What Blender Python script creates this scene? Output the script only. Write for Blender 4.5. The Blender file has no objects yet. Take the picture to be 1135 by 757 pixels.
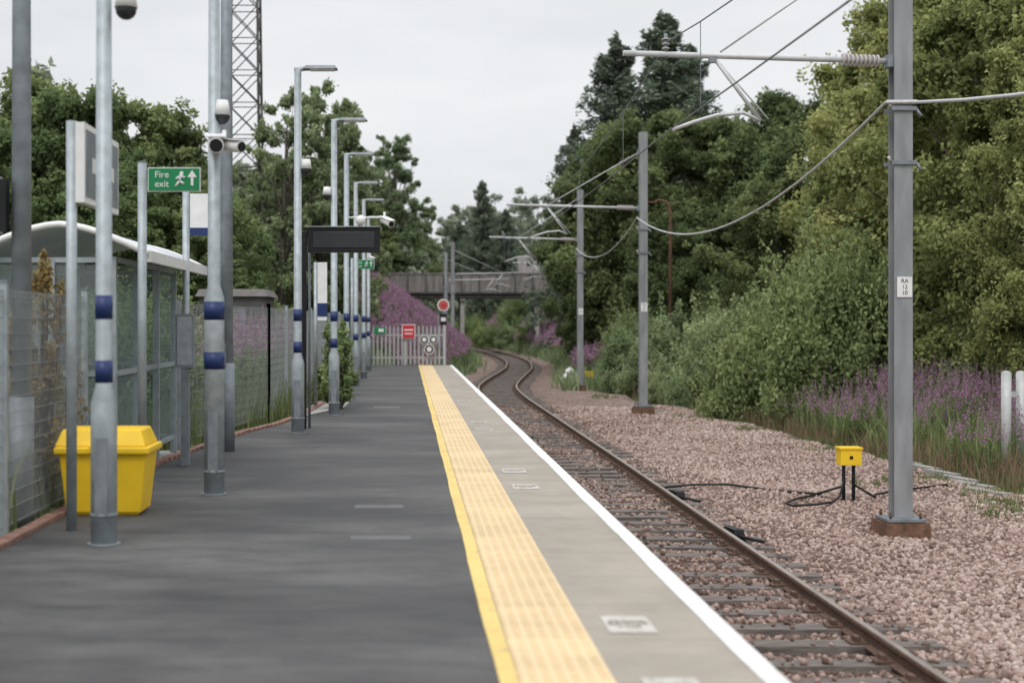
import bpy, math, random
import numpy as np
from mathutils import Vector, Matrix
random.seed(4)
RNG=np.random.default_rng(11)
scene=bpy.context.scene
COL=scene.collection

# ------------------------------------------------------------------ materials
def newmat(name):
    m=bpy.data.materials.new(name); m.use_nodes=True
    nt=m.node_tree; b=nt.nodes['Principled BSDF']
    return m,nt,b
def ramp(nt,stops):
    r=nt.nodes.new('ShaderNodeValToRGB')
    el=r.color_ramp.elements
    while len(el)<len(stops): el.new(0.5)
    for e,(p,c) in zip(el,stops):
        e.position=p; e.color=(c[0],c[1],c[2],1)
    return r
def simple(name,col,rough=0.6,metal=0.0,var=0.25,scale=4.0,bump=0.0,detail=5,spec=0.4,bscale=None,stretch=None):
    m,nt,b=newmat(name)
    tc=nt.nodes.new('ShaderNodeNewGeometry')
    vec=tc.outputs['Position']
    if stretch:
        mp=nt.nodes.new('ShaderNodeMapping'); mp.inputs['Scale'].default_value=stretch
        nt.links.new(vec,mp.inputs['Vector']); vec=mp.outputs['Vector']
    n=nt.nodes.new('ShaderNodeTexNoise'); n.inputs['Scale'].default_value=scale; n.inputs['Detail'].default_value=detail
    nt.links.new(vec,n.inputs['Vector'])
    r=ramp(nt,[(0.3,[c*(1-var) for c in col]),(0.7,[min(1,c*(1+var)) for c in col])])
    nt.links.new(n.outputs['Fac'],r.inputs['Fac']); nt.links.new(r.outputs['Color'],b.inputs['Base Color'])
    b.inputs['Roughness'].default_value=rough; b.inputs['Metallic'].default_value=metal
    b.inputs['Specular IOR Level'].default_value=spec
    if bump>0:
        n2=nt.nodes.new('ShaderNodeTexNoise'); n2.inputs['Scale'].default_value=bscale or scale*8; n2.inputs['Detail'].default_value=6
        nt.links.new(vec,n2.inputs['Vector'])
        bp=nt.nodes.new('ShaderNodeBump'); bp.inputs['Strength'].default_value=bump; bp.inputs['Distance'].default_value=0.02
        nt.links.new(n2.outputs['Fac'],bp.inputs['Height']); nt.links.new(bp.outputs['Normal'],b.inputs['Normal'])
    return m
def leafmat(name,dark,light,trans=0.4):
    m=bpy.data.materials.new(name); m.use_nodes=True; nt=m.node_tree
    nt.nodes.remove(nt.nodes['Principled BSDF'])
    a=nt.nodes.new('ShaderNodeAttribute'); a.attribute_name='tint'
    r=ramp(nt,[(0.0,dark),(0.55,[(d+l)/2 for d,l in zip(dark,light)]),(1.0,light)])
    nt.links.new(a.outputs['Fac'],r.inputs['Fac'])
    oi=nt.nodes.new('ShaderNodeObjectInfo')
    hs=nt.nodes.new('ShaderNodeHueSaturation')
    mr=nt.nodes.new('ShaderNodeMapRange'); mr.inputs['To Min'].default_value=0.482; mr.inputs['To Max'].default_value=0.510
    nt.links.new(oi.outputs['Random'],mr.inputs['Value']); nt.links.new(mr.outputs['Result'],hs.inputs['Hue'])
    mv=nt.nodes.new('ShaderNodeMapRange'); mv.inputs['To Min'].default_value=1.55; mv.inputs['To Max'].default_value=1.15
    nt.links.new(oi.outputs['Random'],mv.inputs['Value']); nt.links.new(mv.outputs['Result'],hs.inputs['Value'])
    hs.inputs['Saturation'].default_value=0.93
    nt.links.new(r.outputs['Color'],hs.inputs['Color'])
    d=nt.nodes.new('ShaderNodeBsdfDiffuse'); nt.links.new(hs.outputs['Color'],d.inputs['Color'])
    t=nt.nodes.new('ShaderNodeBsdfTranslucent'); nt.links.new(hs.outputs['Color'],t.inputs['Color'])
    mx=nt.nodes.new('ShaderNodeMixShader'); mx.inputs['Fac'].default_value=trans
    out=nt.nodes['Material Output']
    nt.links.new(d.outputs[0],mx.inputs[1]); nt.links.new(t.outputs[0],mx.inputs[2]); nt.links.new(mx.outputs[0],out.inputs['Surface'])
    return m

M={}
M['galv']=simple('galvanised_steel',(0.37,0.41,0.43),0.5,0.3,0.18,9,0.1)
M['galvd']=simple('weathered_galvanised',(0.22,0.245,0.265),0.55,0.25,0.2,7,0.1)
M['mesh']=simple('fence_wire',(0.28,0.30,0.305),0.6,0.2,0.15,3)
M['mast']=simple('mast_steel',(0.28,0.29,0.30),0.6,0.2,0.22,5,0.1,stretch=(1,1,0.25))
M['tube']=simple('tube_steel',(0.55,0.56,0.56),0.5,0.1,0.12,8)
M['blue']=simple('blue_band',(0.015,0.032,0.12),0.45,0,0.15,12)
M['white']=simple('white_paint',(0.76,0.76,0.75),0.4,0,0.06,8)
M['black']=simple('black_plastic',(0.016,0.016,0.018),0.4,0,0.2,8,spec=0.25)
M['screen']=simple('dark_screen',(0.035,0.037,0.042),0.3,0,0.1,8,spec=0.3)
M['yellow']=simple('yellow_plastic',(0.85,0.55,0.02),0.5,0,0.1,3)
M['green']=simple('green_sign',(0.01,0.22,0.08),0.4,0,0.05,3)
M['red']=simple('red_sign',(0.55,0.03,0.045),0.4,0,0.08,3)
M['redlamp']=simple('red_lens',(0.5,0.10,0.09),0.3,0,0.1,3)
M['rust']=simple('rusty_steel',(0.15,0.082,0.052),0.85,0.1,0.45,9,0.3)
M['railside']=simple('rail_rust',(0.125,0.078,0.056),0.85,0.05,0.35,20,0.3)
M['railtop']=simple('rail_head',(0.33,0.285,0.255),0.45,0.45,0.2,6,0.0,stretch=(4,0.6,1))
M['conc']=simple('concrete',(0.34,0.33,0.31),0.85,0,0.2,5,0.3)
M['brick']=simple('brick_edging',(0.27,0.155,0.12),0.85,0,0.3,10,0.3)
M['bark']=simple('bark',(0.10,0.085,0.07),0.9,0,0.4,6,0.5)
M['bridge']=simple('bridge_timber',(0.19,0.175,0.165),0.85,0,0.35,1.3,0.3,stretch=(3,1,0.5))
M['bridged']=simple('bridge_girder',(0.09,0.085,0.083),0.8,0,0.3,2)
M['slate']=simple('slate_roof',(0.16,0.145,0.14),0.7,0,0.25,4)
M['render']=simple('render_wall',(0.40,0.35,0.31),0.85,0,0.15,2)
M['roofp']=simple('shelter_roof',(0.60,0.64,0.67),0.4,0,0.08,2)
M['pink']=simple('insulator',(0.48,0.44,0.42),0.35,0,0.1,8)
M['palis']=simple('palisade_steel',(0.46,0.47,0.46),0.55,0.15,0.12,8)
m,nt,b=newmat('shelter_glass'); b.inputs['Base Color'].default_value=(0.5,0.55,0.56,1); b.inputs['Roughness'].default_value=0.15
tr=nt.nodes.new('ShaderNodeBsdfTransparent'); tr.inputs['Color'].default_value=(0.85,0.89,0.89,1); mx=nt.nodes.new('ShaderNodeMixShader'); mx.inputs['Fac'].default_value=0.16
nt.links.new(tr.outputs[0],mx.inputs[1]); nt.links.new(b.outputs[0],mx.inputs[2]); nt.links.new(mx.outputs[0],nt.nodes['Material Output'].inputs['Surface'])
M['glass']=m
M['sleeper']=simple('sleeper_timber',(0.155,0.133,0.12),0.85,0,0.5,5,0.6,stretch=(0.8,7,4),bscale=12)

def noise(nt,src,scale,detail=6,stretch=None,rough=0.55):
    v=src
    if stretch:
        mp=nt.nodes.new('ShaderNodeMapping'); mp.inputs['Scale'].default_value=stretch
        nt.links.new(src,mp.inputs['Vector']); v=mp.outputs['Vector']
    n=nt.nodes.new('ShaderNodeTexNoise'); n.inputs['Scale'].default_value=scale; n.inputs['Detail'].default_value=detail; n.inputs['Roughness'].default_value=rough
    nt.links.new(v,n.inputs['Vector']); return n
def mixc(nt,a,bb,fac,mode='MIX'):
    x=nt.nodes.new('ShaderNodeMix'); x.data_type='RGBA'; x.blend_type=mode
    for s,i in ((a,6),(bb,7)):
        if isinstance(s,(tuple,list)): x.inputs[i].default_value=(s[0],s[1],s[2],1)
        else: nt.links.new(s,x.inputs[i])
    if isinstance(fac,float): x.inputs[0].default_value=fac
    else: nt.links.new(fac,x.inputs[0])
    return x.outputs[2]
# asphalt: worn, patchy, with lighter scuffed areas and darker binder areas
m,nt,b=newmat('asphalt')
g=nt.nodes.new('ShaderNodeNewGeometry')
n1=noise(nt,g.outputs['Position'],0.7,6,(0.5,1.0,1))
r1=ramp(nt,[(0.3,(0.052,0.052,0.053)),(0.5,(0.082,0.081,0.081)),(0.7,(0.122,0.120,0.117))])
nt.links.new(n1.outputs['Fac'],r1.inputs['Fac'])
n2=noise(nt,g.outputs['Position'],110,3)
r2=ramp(nt,[(0.35,(0.5,0.5,0.5)),(0.65,(1.5,1.5,1.5))]); nt.links.new(n2.outputs['Fac'],r2.inputs['Fac'])
c=mixc(nt,r1.outputs['Color'],r2.outputs['Color'],0.7,'MULTIPLY')
n3=noise(nt,g.outputs['Position'],2.2,8,(0.6,1.6,1),0.75)
r3=ramp(nt,[(0.38,(0.66,0.66,0.67)),(0.5,(1.0,1.0,1.0)),(0.64,(1.28,1.27,1.25))]); nt.links.new(n3.outputs['Fac'],r3.inputs['Fac'])
c=mixc(nt,c,r3.outputs['Color'],1.0,'MULTIPLY')
n4=noise(nt,g.outputs['Position'],0.35,4,(1.5,1,1),0.5)
r4=ramp(nt,[(0.55,(1,1,1)),(0.68,(0.74,0.74,0.75))]); nt.links.new(n4.outputs['Fac'],r4.inputs['Fac'])
c=mixc(nt,c,r4.outputs['Color'],1.0,'MULTIPLY')
nt.links.new(c,b.inputs['Base Color'])
rr=nt.nodes.new('ShaderNodeMapRange'); rr.inputs['From Min'].default_value=0.35; rr.inputs['From Max'].default_value=0.65; rr.inputs['To Min'].default_value=0.6; rr.inputs['To Max'].default_value=0.92
nt.links.new(n3.outputs['Fac'],rr.inputs['Value']); nt.links.new(rr.outputs['Result'],b.inputs['Roughness'])
b.inputs['Specular IOR Level'].default_value=0.3
bp=nt.nodes.new('ShaderNodeBump'); bp.inputs['Strength'].default_value=0.6; bp.inputs['Distance'].default_value=0.004
nt.links.new(n2.outputs['Fac'],bp.inputs['Height']); nt.links.new(bp.outputs['Normal'],b.inputs['Normal'])
M['asphalt']=m

def slabs(name,col,period,jcol,joint=0.012,var=0.12):
    m,nt,b=newmat(name)
    g=nt.nodes.new('ShaderNodeNewGeometry'); sp=nt.nodes.new('ShaderNodeSeparateXYZ'); nt.links.new(g.outputs['Position'],sp.inputs[0])
    d=nt.nodes.new('ShaderNodeMath'); d.operation='DIVIDE'; d.inputs[1].default_value=period; nt.links.new(sp.outputs['Y'],d.inputs[0])
    fr=nt.nodes.new('ShaderNodeMath'); fr.operation='FRACT'; nt.links.new(d.outputs[0],fr.inputs[0])
    lt=nt.nodes.new('ShaderNodeMath'); lt.operation='LESS_THAN'; lt.inputs[1].default_value=joint/period; nt.links.new(fr.outputs[0],lt.inputs[0])
    fl=nt.nodes.new('ShaderNodeMath'); fl.operation='FLOOR'; nt.links.new(d.outputs[0],fl.inputs[0])
    wn=nt.nodes.new('ShaderNodeTexWhiteNoise'); wn.noise_dimensions='1D'; nt.links.new(fl.outputs[0],wn.inputs['W'])
    r=ramp(nt,[(0,[c*(1-var*0.5) for c in col]),(1,[c*(1+var*0.5) for c in col])]); nt.links.new(wn.outputs['Value'],r.inputs['Fac'])
    n=noise(nt,g.outputs['Position'],1.6,8,None,0.65)
    r2=ramp(nt,[(0.3,(1-var*1.3,)*3),(0.7,(1+var,)*3)]); nt.links.new(n.outputs['Fac'],r2.inputs['Fac'])
    c=mixc(nt,r.outputs['Color'],r2.outputs['Color'],1.0,'MULTIPLY')
    nf=noise(nt,g.outputs['Position'],120,2); r3=ramp(nt,[(0.3,(0.82,)*3),(0.7,(1.15,)*3)]); nt.links.new(nf.outputs['Fac'],r3.inputs['Fac'])
    c=mixc(nt,c,r3.outputs['Color'],1.0,'MULTIPLY')
    c=mixc(nt,c,jcol,lt.outputs[0])
    nt.links.new(c,b.inputs['Base Color']); b.inputs['Roughness'].default_value=0.8
    return m,nt,b,sp,c
M['coping'],*_=slabs('coping_slabs',(0.335,0.298,0.248),0.9,(0.20,0.175,0.15),0.008,0.13)
m,nt,b,sp,c=slabs('tactile_paving',(0.68,0.50,0.28),0.4,(0.5,0.37,0.18),0.006,0.14)
def mth(nt,op,a,v):
    q=nt.nodes.new('ShaderNodeMath'); q.operation=op
    nt.links.new(a,q.inputs[0])
    if isinstance(v,(int,float)): q.inputs[1].default_value=v
    elif v is not None: nt.links.new(v,q.inputs[1])
    return q.outputs[0]
sx=mth(nt,'SINE',mth(nt,'MULTIPLY',sp.outputs['X'],2*math.pi/0.0645),None)
sy=mth(nt,'SINE',mth(nt,'MULTIPLY',sp.outputs['Y'],2*math.pi/0.0667),None)
h=mth(nt,'ADD',mth(nt,'MULTIPLY',sx,0.7),mth(nt,'MULTIPLY',sy,0.3))
bp=nt.nodes.new('ShaderNodeBump'); bp.inputs['Strength'].default_value=0.7; bp.inputs['Distance'].default_value=0.006
nt.links.new(h,bp.inputs['Height']); nt.links.new(bp.outputs['Normal'],b.inputs['Normal'])
mr=nt.nodes.new('ShaderNodeMapRange'); mr.inputs['From Min'].default_value=0.1; mr.inputs['From Max'].default_value=0.7
nt.links.new(h,mr.inputs['Value'])
c2=mixc(nt,c,(0.84,0.69,0.46),mth(nt,'MULTIPLY',mr.outputs['Result'],0.45))
nt.links.new(c2,b.inputs['Base Color'])
M['tactile']=m
def worn(name,col,under,thr=0.38,scale=9):
    m,nt,b=newmat(name)
    g=nt.nodes.new('ShaderNodeNewGeometry')
    n=noise(nt,g.outputs['Position'],scale,8,None,0.7)
    r=ramp(nt,[(thr-0.06,(0,0,0)),(thr+0.05,(1,1,1))]); nt.links.new(n.outputs['Fac'],r.inputs['Fac'])
    n2=noise(nt,g.outputs['Position'],1.5,5); r2=ramp(nt,[(0.3,[x*0.86 for x in col]),(0.7,[min(1,x*1.08) for x in col])]); nt.links.new(n2.outputs['Fac'],r2.inputs['Fac'])
    c=mixc(nt,under,r2.outputs['Color'],r.outputs['Color'])
    nt.links.new(c,b.inputs['Base Color']); b.inputs['Roughness'].default_value=0.7
    return m
M['yline']=worn('yellow_line_paint',(0.74,0.54,0.18),(0.45,0.35,0.17),0.40)
M['wline']=worn('white_line_paint',(0.80,0.79,0.77),(0.45,0.43,0.39),0.39)
M['stencil']=worn('stencil_paint',(0.54,0.52,0.48),(0.36,0.33,0.28),0.46,14)
M['cover']=simple('access_cover',(0.115,0.115,0.117),0.65,0.1,0.2,6)

def ballastmat(name,mul=1.0):
    m,nt,b=newmat(name)
    g=nt.nodes.new('ShaderNodeNewGeometry')
    v=nt.nodes.new('ShaderNodeTexVoronoi'); v.inputs['Scale'].default_value=19; nt.links.new(g.outputs['Position'],v.inputs['Vector'])
    sc=nt.nodes.new('ShaderNodeSeparateColor'); nt.links.new(v.outputs['Color'],sc.inputs[0])
    r=ramp(nt,[(0,(0.16,0.115,0.096)),(0.4,(0.305,0.22,0.186)),(0.75,(0.41,0.312,0.27)),(1.0,(0.54,0.455,0.415))])
    nt.links.new(sc.outputs[0],r.inputs['Fac'])
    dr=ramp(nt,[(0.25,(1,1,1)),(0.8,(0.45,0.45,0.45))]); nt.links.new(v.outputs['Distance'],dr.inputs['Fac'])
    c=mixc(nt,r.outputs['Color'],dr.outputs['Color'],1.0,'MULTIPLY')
    n=noise(nt,g.outputs['Position'],0.5,5); nr=ramp(nt,[(0.3,(0.8,0.77,0.75)),(0.7,(1.12,1.1,1.08))]); nt.links.new(n.outputs['Fac'],nr.inputs['Fac'])
    c=mixc(nt,c,nr.outputs['Color'],1.0,'MULTIPLY')
    a=nt.nodes.new('ShaderNodeAttribute'); a.attribute_name='tint'
    c=mixc(nt,c,mixc(nt,c,(0.54,0.45,0.40),1.0,'MULTIPLY'),a.outputs['Fac'])
    nt.links.new(c,b.inputs['Base Color']); b.inputs['Roughness'].default_value=0.9; b.inputs['Specular IOR Level'].default_value=0.2
    bp=nt.nodes.new('ShaderNodeBump'); bp.invert=True; bp.inputs['Strength'].default_value=0.8; bp.inputs['Distance'].default_value=0.04
    nt.links.new(v.outputs['Distance'],bp.inputs['Height']); nt.links.new(bp.outputs['Normal'],b.inputs['Normal'])
    return m
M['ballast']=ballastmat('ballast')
m,nt,b=newmat('ballast_stone')
a=nt.nodes.new('ShaderNodeAttribute'); a.attribute_name='tint'
r=ramp(nt,[(0,(0.125,0.086,0.07)),(0.35,(0.295,0.205,0.172)),(0.7,(0.42,0.318,0.275)),(0.92,(0.50,0.415,0.375)),(1,(0.64,0.61,0.57))])
nt.links.new(a.outputs['Fac'],r.inputs['Fac'])
nt.links.new(r.outputs['Color'],b.inputs['Base Color']); b.inputs['Roughness'].default_value=0.85; b.inputs['Specular IOR Level'].default_value=0.2
M['stone']=m
m,nt,b=newmat('grass_ground')
g=nt.nodes.new('ShaderNodeNewGeometry'); n=noise(nt,g.outputs['Position'],0.8,8,None,0.7)
r=ramp(nt,[(0.3,(0.06,0.072,0.032)),(0.5,(0.09,0.115,0.05)),(0.62,(0.125,0.13,0.068)),(0.75,(0.14,0.115,0.085))]); nt.links.new(n.outputs['Fac'],r.inputs['Fac'])
nt.links.new(r.outputs['Color'],b.inputs['Base Color']); b.inputs['Roughness'].default_value=0.95
bp=nt.nodes.new('ShaderNodeBump'); bp.inputs['Distance'].default_value=0.15
n2=noise(nt,g.outputs['Position'],6,6); nt.links.new(n2.outputs['Fac'],bp.inputs['Height']); nt.links.new(bp.outputs['Normal'],b.inputs['Normal'])
M['ground']=m

M['leaf']=leafmat('leaves_mid',(0.062,0.088,0.036),(0.225,0.29,0.12))
M['leafg']=leafmat('leaves_ash',(0.09,0.122,0.062),(0.265,0.33,0.17))
M['leafd']=leafmat('leaves_dark',(0.048,0.068,0.03),(0.175,0.225,0.09))
M['leafl']=leafmat('leaves_light',(0.09,0.11,0.036),(0.345,0.375,0.14))
M['leafb']=leafmat('leaves_bush',(0.09,0.125,0.048),(0.285,0.36,0.15))
M['leafw']=leafmat('leaves_willow',(0.105,0.145,0.07),(0.31,0.38,0.19))
M['leafa']=leafmat('leaves_autumn',(0.13,0.08,0.035),(0.34,0.25,0.10))
M['leafhaze']=leafmat('leaves_far_haze',(0.105,0.13,0.095),(0.235,0.28,0.19))  # distance haze painted into the leaf colour: paler, greyer green
M['conif']=leafmat('needles',(0.05,0.068,0.052),(0.16,0.20,0.14),0.15)
M['grass']=leafmat('grass_blades',(0.085,0.11,0.04),(0.24,0.27,0.11))
M['straw']=leafmat('dry_stalks',(0.14,0.095,0.06),(0.29,0.22,0.13))
M['purple']=leafmat('willowherb_flowers',(0.25,0.115,0.215),(0.46,0.27,0.41))

# ------------------------------------------------------------------ mesh helpers
def npmesh(name,V,F,mats,mi=None,tint=None,smooth=None,link=True):
    V=np.asarray(V,dtype=np.float32); F=np.asarray(F,dtype=np.int32)
    me=bpy.data.meshes.new(name); k=F.shape[1]
    me.vertices.add(len(V)); me.vertices.foreach_set('co',V.ravel())
    me.loops.add(F.size); me.loops.foreach_set('vertex_index',F.ravel())
    me.polygons.add(len(F)); me.polygons.foreach_set('loop_start',np.arange(0,F.size,k,dtype=np.int32))
    try: me.polygons.foreach_set('loop_total',np.full(len(F),k,dtype=np.int32))
    except Exception: pass
    for mm in mats: me.materials.append(mm)
    if mi is not None: me.polygons.foreach_set('material_index',np.asarray(mi,dtype=np.int32))
    if smooth is not None: me.polygons.foreach_set('use_smooth',np.asarray(smooth,dtype=bool))
    me.update(calc_edges=True)
    if tint is not None:
        at=me.attributes.new('tint','FLOAT','POINT'); at.data.foreach_set('value',np.asarray(tint,dtype=np.float32))
    me.validate()
    if link:
        o=bpy.data.objects.new(name,me); COL.objects.link(o); return o
    return me

class MB:
    def __init__(s): s.v=[];s.f=[];s.m=[];s.s=[];s.mats=[]
    def mi(s,k):
        mm=M[k]
        if mm not in s.mats: s.mats.append(mm)
        return s.mats.index(mm)
    def add(s,vs,fs,k,smooth=False):
        o=len(s.v); s.v+= [tuple(x) for x in vs]; i=s.mi(k)
        for f in fs: s.f.append([o+a for a in f]); s.m.append(i); s.s.append(smooth)
    def box(s,c,d,k,rot=None,top=None):
        hx,hy,hz=d[0]/2,d[1]/2,d[2]/2
        tx,ty=(top[0]/2,top[1]/2) if top else (hx,hy)
        vs=[Vector(p) for p in ((-hx,-hy,-hz),(hx,-hy,-hz),(hx,hy,-hz),(-hx,hy,-hz),(-tx,-ty,hz),(tx,-ty,hz),(tx,ty,hz),(-tx,ty,hz))]
        if rot is not None: vs=[rot@p for p in vs]
        c=Vector(c); vs=[p+c for p in vs]
        s.add(vs,[(0,3,2,1),(4,5,6,7),(0,1,5,4),(1,2,6,5),(2,3,7,6),(3,0,4,7)],k)
    def b2(s,x0,x1,y0,y1,z0,z1,k): s.box(((x0+x1)/2,(y0+y1)/2,(z0+z1)/2),(abs(x1-x0),abs(y1-y0),abs(z1-z0)),k)
    def tube(s,pts,r,k,seg=10,smooth=True,caps=True):
        pts=[Vector(p) for p in pts]; n=len(pts)
        if not isinstance(r,(list,tuple)): r=[r]*n
        vs=[];fs=[]
        up=None
        for i,p in enumerate(pts):
            t=(pts[min(i+1,n-1)]-pts[max(i-1,0)])
            if t.length<1e-9: t=Vector((0,0,1))
            t.normalize()
            if up is None:
                up=Vector((0,0,1)) if abs(t.z)<0.9 else Vector((1,0,0))
            a=up-t*up.dot(t)
            if a.length<1e-6: a=Vector((1,0,0)) if abs(t.x)<0.9 else Vector((0,1,0)); a=a-t*a.dot(t)
            a.normalize(); up=a; bq=t.cross(a)
            for j in range(seg):
                th=2*math.pi*j/seg
                vs.append(p+(a*math.cos(th)+bq*math.sin(th))*r[i])
        for i in range(n-1):
            for j in range(seg):
                fs.append((i*seg+j,i*seg+(j+1)%seg,(i+1)*seg+(j+1)%seg,(i+1)*seg+j))
        s.add(vs,fs,k,smooth)
        if caps:
            o=len(s.v)-len(vs); i=s.mi(k)
            s.f.append([o+j for j in range(seg)][::-1]); s.m.append(i); s.s.append(False)
            s.f.append([o+(n-1)*seg+j for j in range(seg)]); s.m.append(i); s.s.append(False)
    def disc(s,c,nrm,r,k,th=0.01,seg=20):
        c=Vector(c); nrm=Vector(nrm).normalized()
        s.tube([c-nrm*th/2,c+nrm*th/2],r,k,seg,smooth=False)
    def sphere(s,c,r,k,seg=12,rings=8,sc=(1,1,1)):
        vs=[];fs=[];c=Vector(c)
        for i in range(rings+1):
            ph=math.pi*i/rings
            for j in range(seg):
                th=2*math.pi*j/seg
                vs.append(c+Vector((r*sc[0]*math.sin(ph)*math.cos(th),r*sc[1]*math.sin(ph)*math.sin(th),r*sc[2]*math.cos(ph))))
        for i in range(rings):
            for j in range(seg): fs.append((i*seg+j,(i+1)*seg+j,(i+1)*seg+(j+1)%seg,i*seg+(j+1)%seg))
        s.add(vs,fs,k,True)
    def build(s,name,bevel=0):
        me=bpy.data.meshes.new(name); me.from_pydata(s.v,[],s.f)
        for mm in s.mats: me.materials.append(mm)
        me.polygons.foreach_set('material_index',s.m); me.polygons.foreach_set('use_smooth',s.s); me.update()
        o=bpy.data.objects.new(name,me); COL.objects.link(o)
        if bevel>0:
            bv=o.modifiers.new('bevel','BEVEL'); bv.width=bevel; bv.segments=2; bv.limit_method='ANGLE'; bv.angle_limit=math.radians(50)
        return o
def text(body,size,loc,rot,k,parent,name='lettering',align='CENTER'):
    cu=bpy.data.curves.new(name,'FONT'); cu.body=body; cu.size=size; cu.align_x=align; cu.align_y='CENTER'; cu.extrude=0.001
    cu.materials.append(M[k]); o=bpy.data.objects.new(name,cu); COL.objects.link(o); o.location=loc; o.rotation_euler=rot; o.parent=parent
    return o
FRONT=(math.pi/2,0,0)

# ------------------------------------------------------------------ track geometry
_ty=np.arange(-40,420,1.0)
_tx=np.interp(_ty,[-40,0,12,26,40,50,57,64,72,80,92,105,125,150,180,230,420],[3.0,3.05,3.07,3.18,3.24,3.3,3.55,4.3,5.3,6.25,7.2,7.6,7.5,6.8,5.0,1.0,-20])
_k=np.hanning(11); _k/=_k.sum()
_tp=np.pad(_tx,5,mode='edge'); _tx=np.convolve(_tp,_k,mode='valid')
def tc(y): return np.interp(y,_ty,_tx)
PL=([-30,10,16.4,20.7,22.5,25,30,35,54],[-2.95,-2.87,-2.78,-2.35,-2.0,-1.75,-1.55,-1.5,-1.5])
def pl(y): return np.interp(y,PL[0],PL[1])
def vr(y): return np.interp(y,[-40,22,35,44,55,60,70,80,100,125,150,180,230,420],[9.7,9.6,9.1,8.8,7.9,7.8,8.2,9.2,10.3,10.3,9.6,7.7,3.7,-17])
def sstep(x,a,b):
    t=np.clip((x-a)/(b-a),0,1); return t*t*(3-2*t)
def hgt(x,y):
    x=np.asarray(x,dtype=float); y=np.asarray(y,dtype=float)
    z=np.full(np.broadcast(x,y).shape,-1.22)
    L=pl(y)
    a=1-sstep(x,L+0.6,L+1.2)
    lev=-0.06+0.05*np.clip(-x-5,0,30)
    z=z+(lev+1.22)*a
    d=np.abs(x-tc(y))-2.7
    bank=np.clip(d*0.72,0,4.6)*sstep(y,58,88)
    z=np.maximum(z,-1.22+bank)
    rise=np.clip((x-10)*0.10,0,3.0)*(x>0)
    z=np.maximum(z,-1.22+rise)
    z=z+0.05*np.sin(x*1.3+y*0.7)*np.sin(y*0.9-x*0.4)*(np.abs(x)>4)*np.clip(d/3,0,1)
    return z
xs=np.concatenate([np.linspace(-600,-60,14),np.linspace(-55,-12,22),np.arange(-11,22,0.4),np.linspace(23,60,22),np.linspace(70,600,14)])
ys=np.concatenate([np.linspace(-100,-10,10),np.arange(-8,150,0.8),np.linspace(152,300,50),np.linspace(310,1500,20)])
X,Y=np.meshgrid(xs,ys); Z=hgt(X,Y)
nx,ny=len(xs),len(ys)
idx=np.arange(nx*ny).reshape(ny,nx)
F=np.stack([idx[:-1,:-1],idx[:-1,1:],idx[1:,1:],idx[1:,:-1]],-1).reshape(-1,4)
npmesh('ground',np.stack([X,Y,Z],-1).reshape(-1,3),F,[M['ground']],smooth=np.ones(len(F),bool))

def bz(x,y): return -1.105+0.025*np.sin(x*2.1+y*0.9)+0.02*np.sin(y*2.3-x)+0.0*x
ys=np.concatenate([np.arange(-20,60,0.4),np.arange(60,240,1.0)]); us=np.linspace(0,1,26)
vs=[];tn=[]
for y in ys:
    l=1.72 if y<54.5 else float(tc(y))-2.5
    r=float(vr(y)); r+=0.25*math.sin(y*1.7)+0.2*math.sin(y*0.6)
    for u in us:
        x=l+(r-l)*u; z=float(bz(x,y)) 
        if u>0.96: z=-1.25
        vs.append((x,y,z)); tn.append(math.exp(-((x-float(tc(y)))/1.3)**2))
nx=len(us); idx=np.arange(len(vs)).reshape(-1,nx)
F=np.stack([idx[:-1,:-1],idx[:-1,1:],idx[1:,1:],idx[1:,:-1]],-1).reshape(-1,4)
npmesh('ballast_bed',vs,F,[M['ballast']],tint=tn,smooth=np.ones(len(F),bool))

t=(1+5**0.5)/2
ico=np.array([(-1,t,0),(1,t,0),(-1,-t,0),(1,-t,0),(0,-1,t),(0,1,t),(0,-1,-t),(0,1,-t),(t,0,-1),(t,0,1),(-t,0,-1),(-t,0,1)],float); ico/=np.linalg.norm(ico[0])
icf=np.array([(0,11,5),(0,5,1),(0,1,7),(0,7,10),(0,10,11),(1,5,9),(5,11,4),(11,10,2),(10,7,6),(7,1,8),(3,9,4),(3,4,2),(3,2,6),(3,6,8),(3,8,9),(4,9,5),(2,4,11),(6,2,10),(8,6,7),(9,8,1)])
N=85000
sy=8*np.exp(RNG.random(N)*math.log(46/8)); sxx=1.8+RNG.random(N)*(vr(sy)-1.8)
ph=((sy/0.65)%1)*0.65
on=(ph<0.25)&(np.abs(sxx-tc(sy))<1.3)
keep=(~on)|(RNG.random(N)<0.08)
rail=(np.abs(np.abs(sxx-tc(sy))-0.75)<0.09); keep&=~rail
sxx=sxx[keep]; sy=sy[keep]; n=len(sy)
S=(0.018+0.020*RNG.random(n)**1.4)*(1+0.009*sy)
q=RNG.normal(size=(n,4)); q/=np.linalg.norm(q,axis=1,keepdims=True); w,xq,yq,zq=q.T
R=np.stack([1-2*(yq**2+zq**2),2*(xq*yq-zq*w),2*(xq*zq+yq*w),2*(xq*yq+zq*w),1-2*(xq**2+zq**2),2*(yq*zq-xq*w),2*(xq*zq-yq*w),2*(yq*zq+xq*w),1-2*(xq**2+yq**2)],-1).reshape(n,3,3)
base=ico[None]*(1+0.35*(RNG.random((n,12,1))-0.5))*np.stack([np.ones(n),0.6+0.4*RNG.random(n),0.5+0.4*RNG.random(n)],-1)[:,None,:]*S[:,None,None]
P=np.einsum('nij,nkj->nki',R,base)
ctr=np.stack([sxx,sy,bz(sxx,sy)+S*0.30],-1)
onk=on[keep]; ctr[onk,2]=-1.045
V=(P+ctr[:,None,:]).reshape(-1,3)
F=(icf[None]+(np.arange(n)*12)[:,None,None]).reshape(-1,3)
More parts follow.
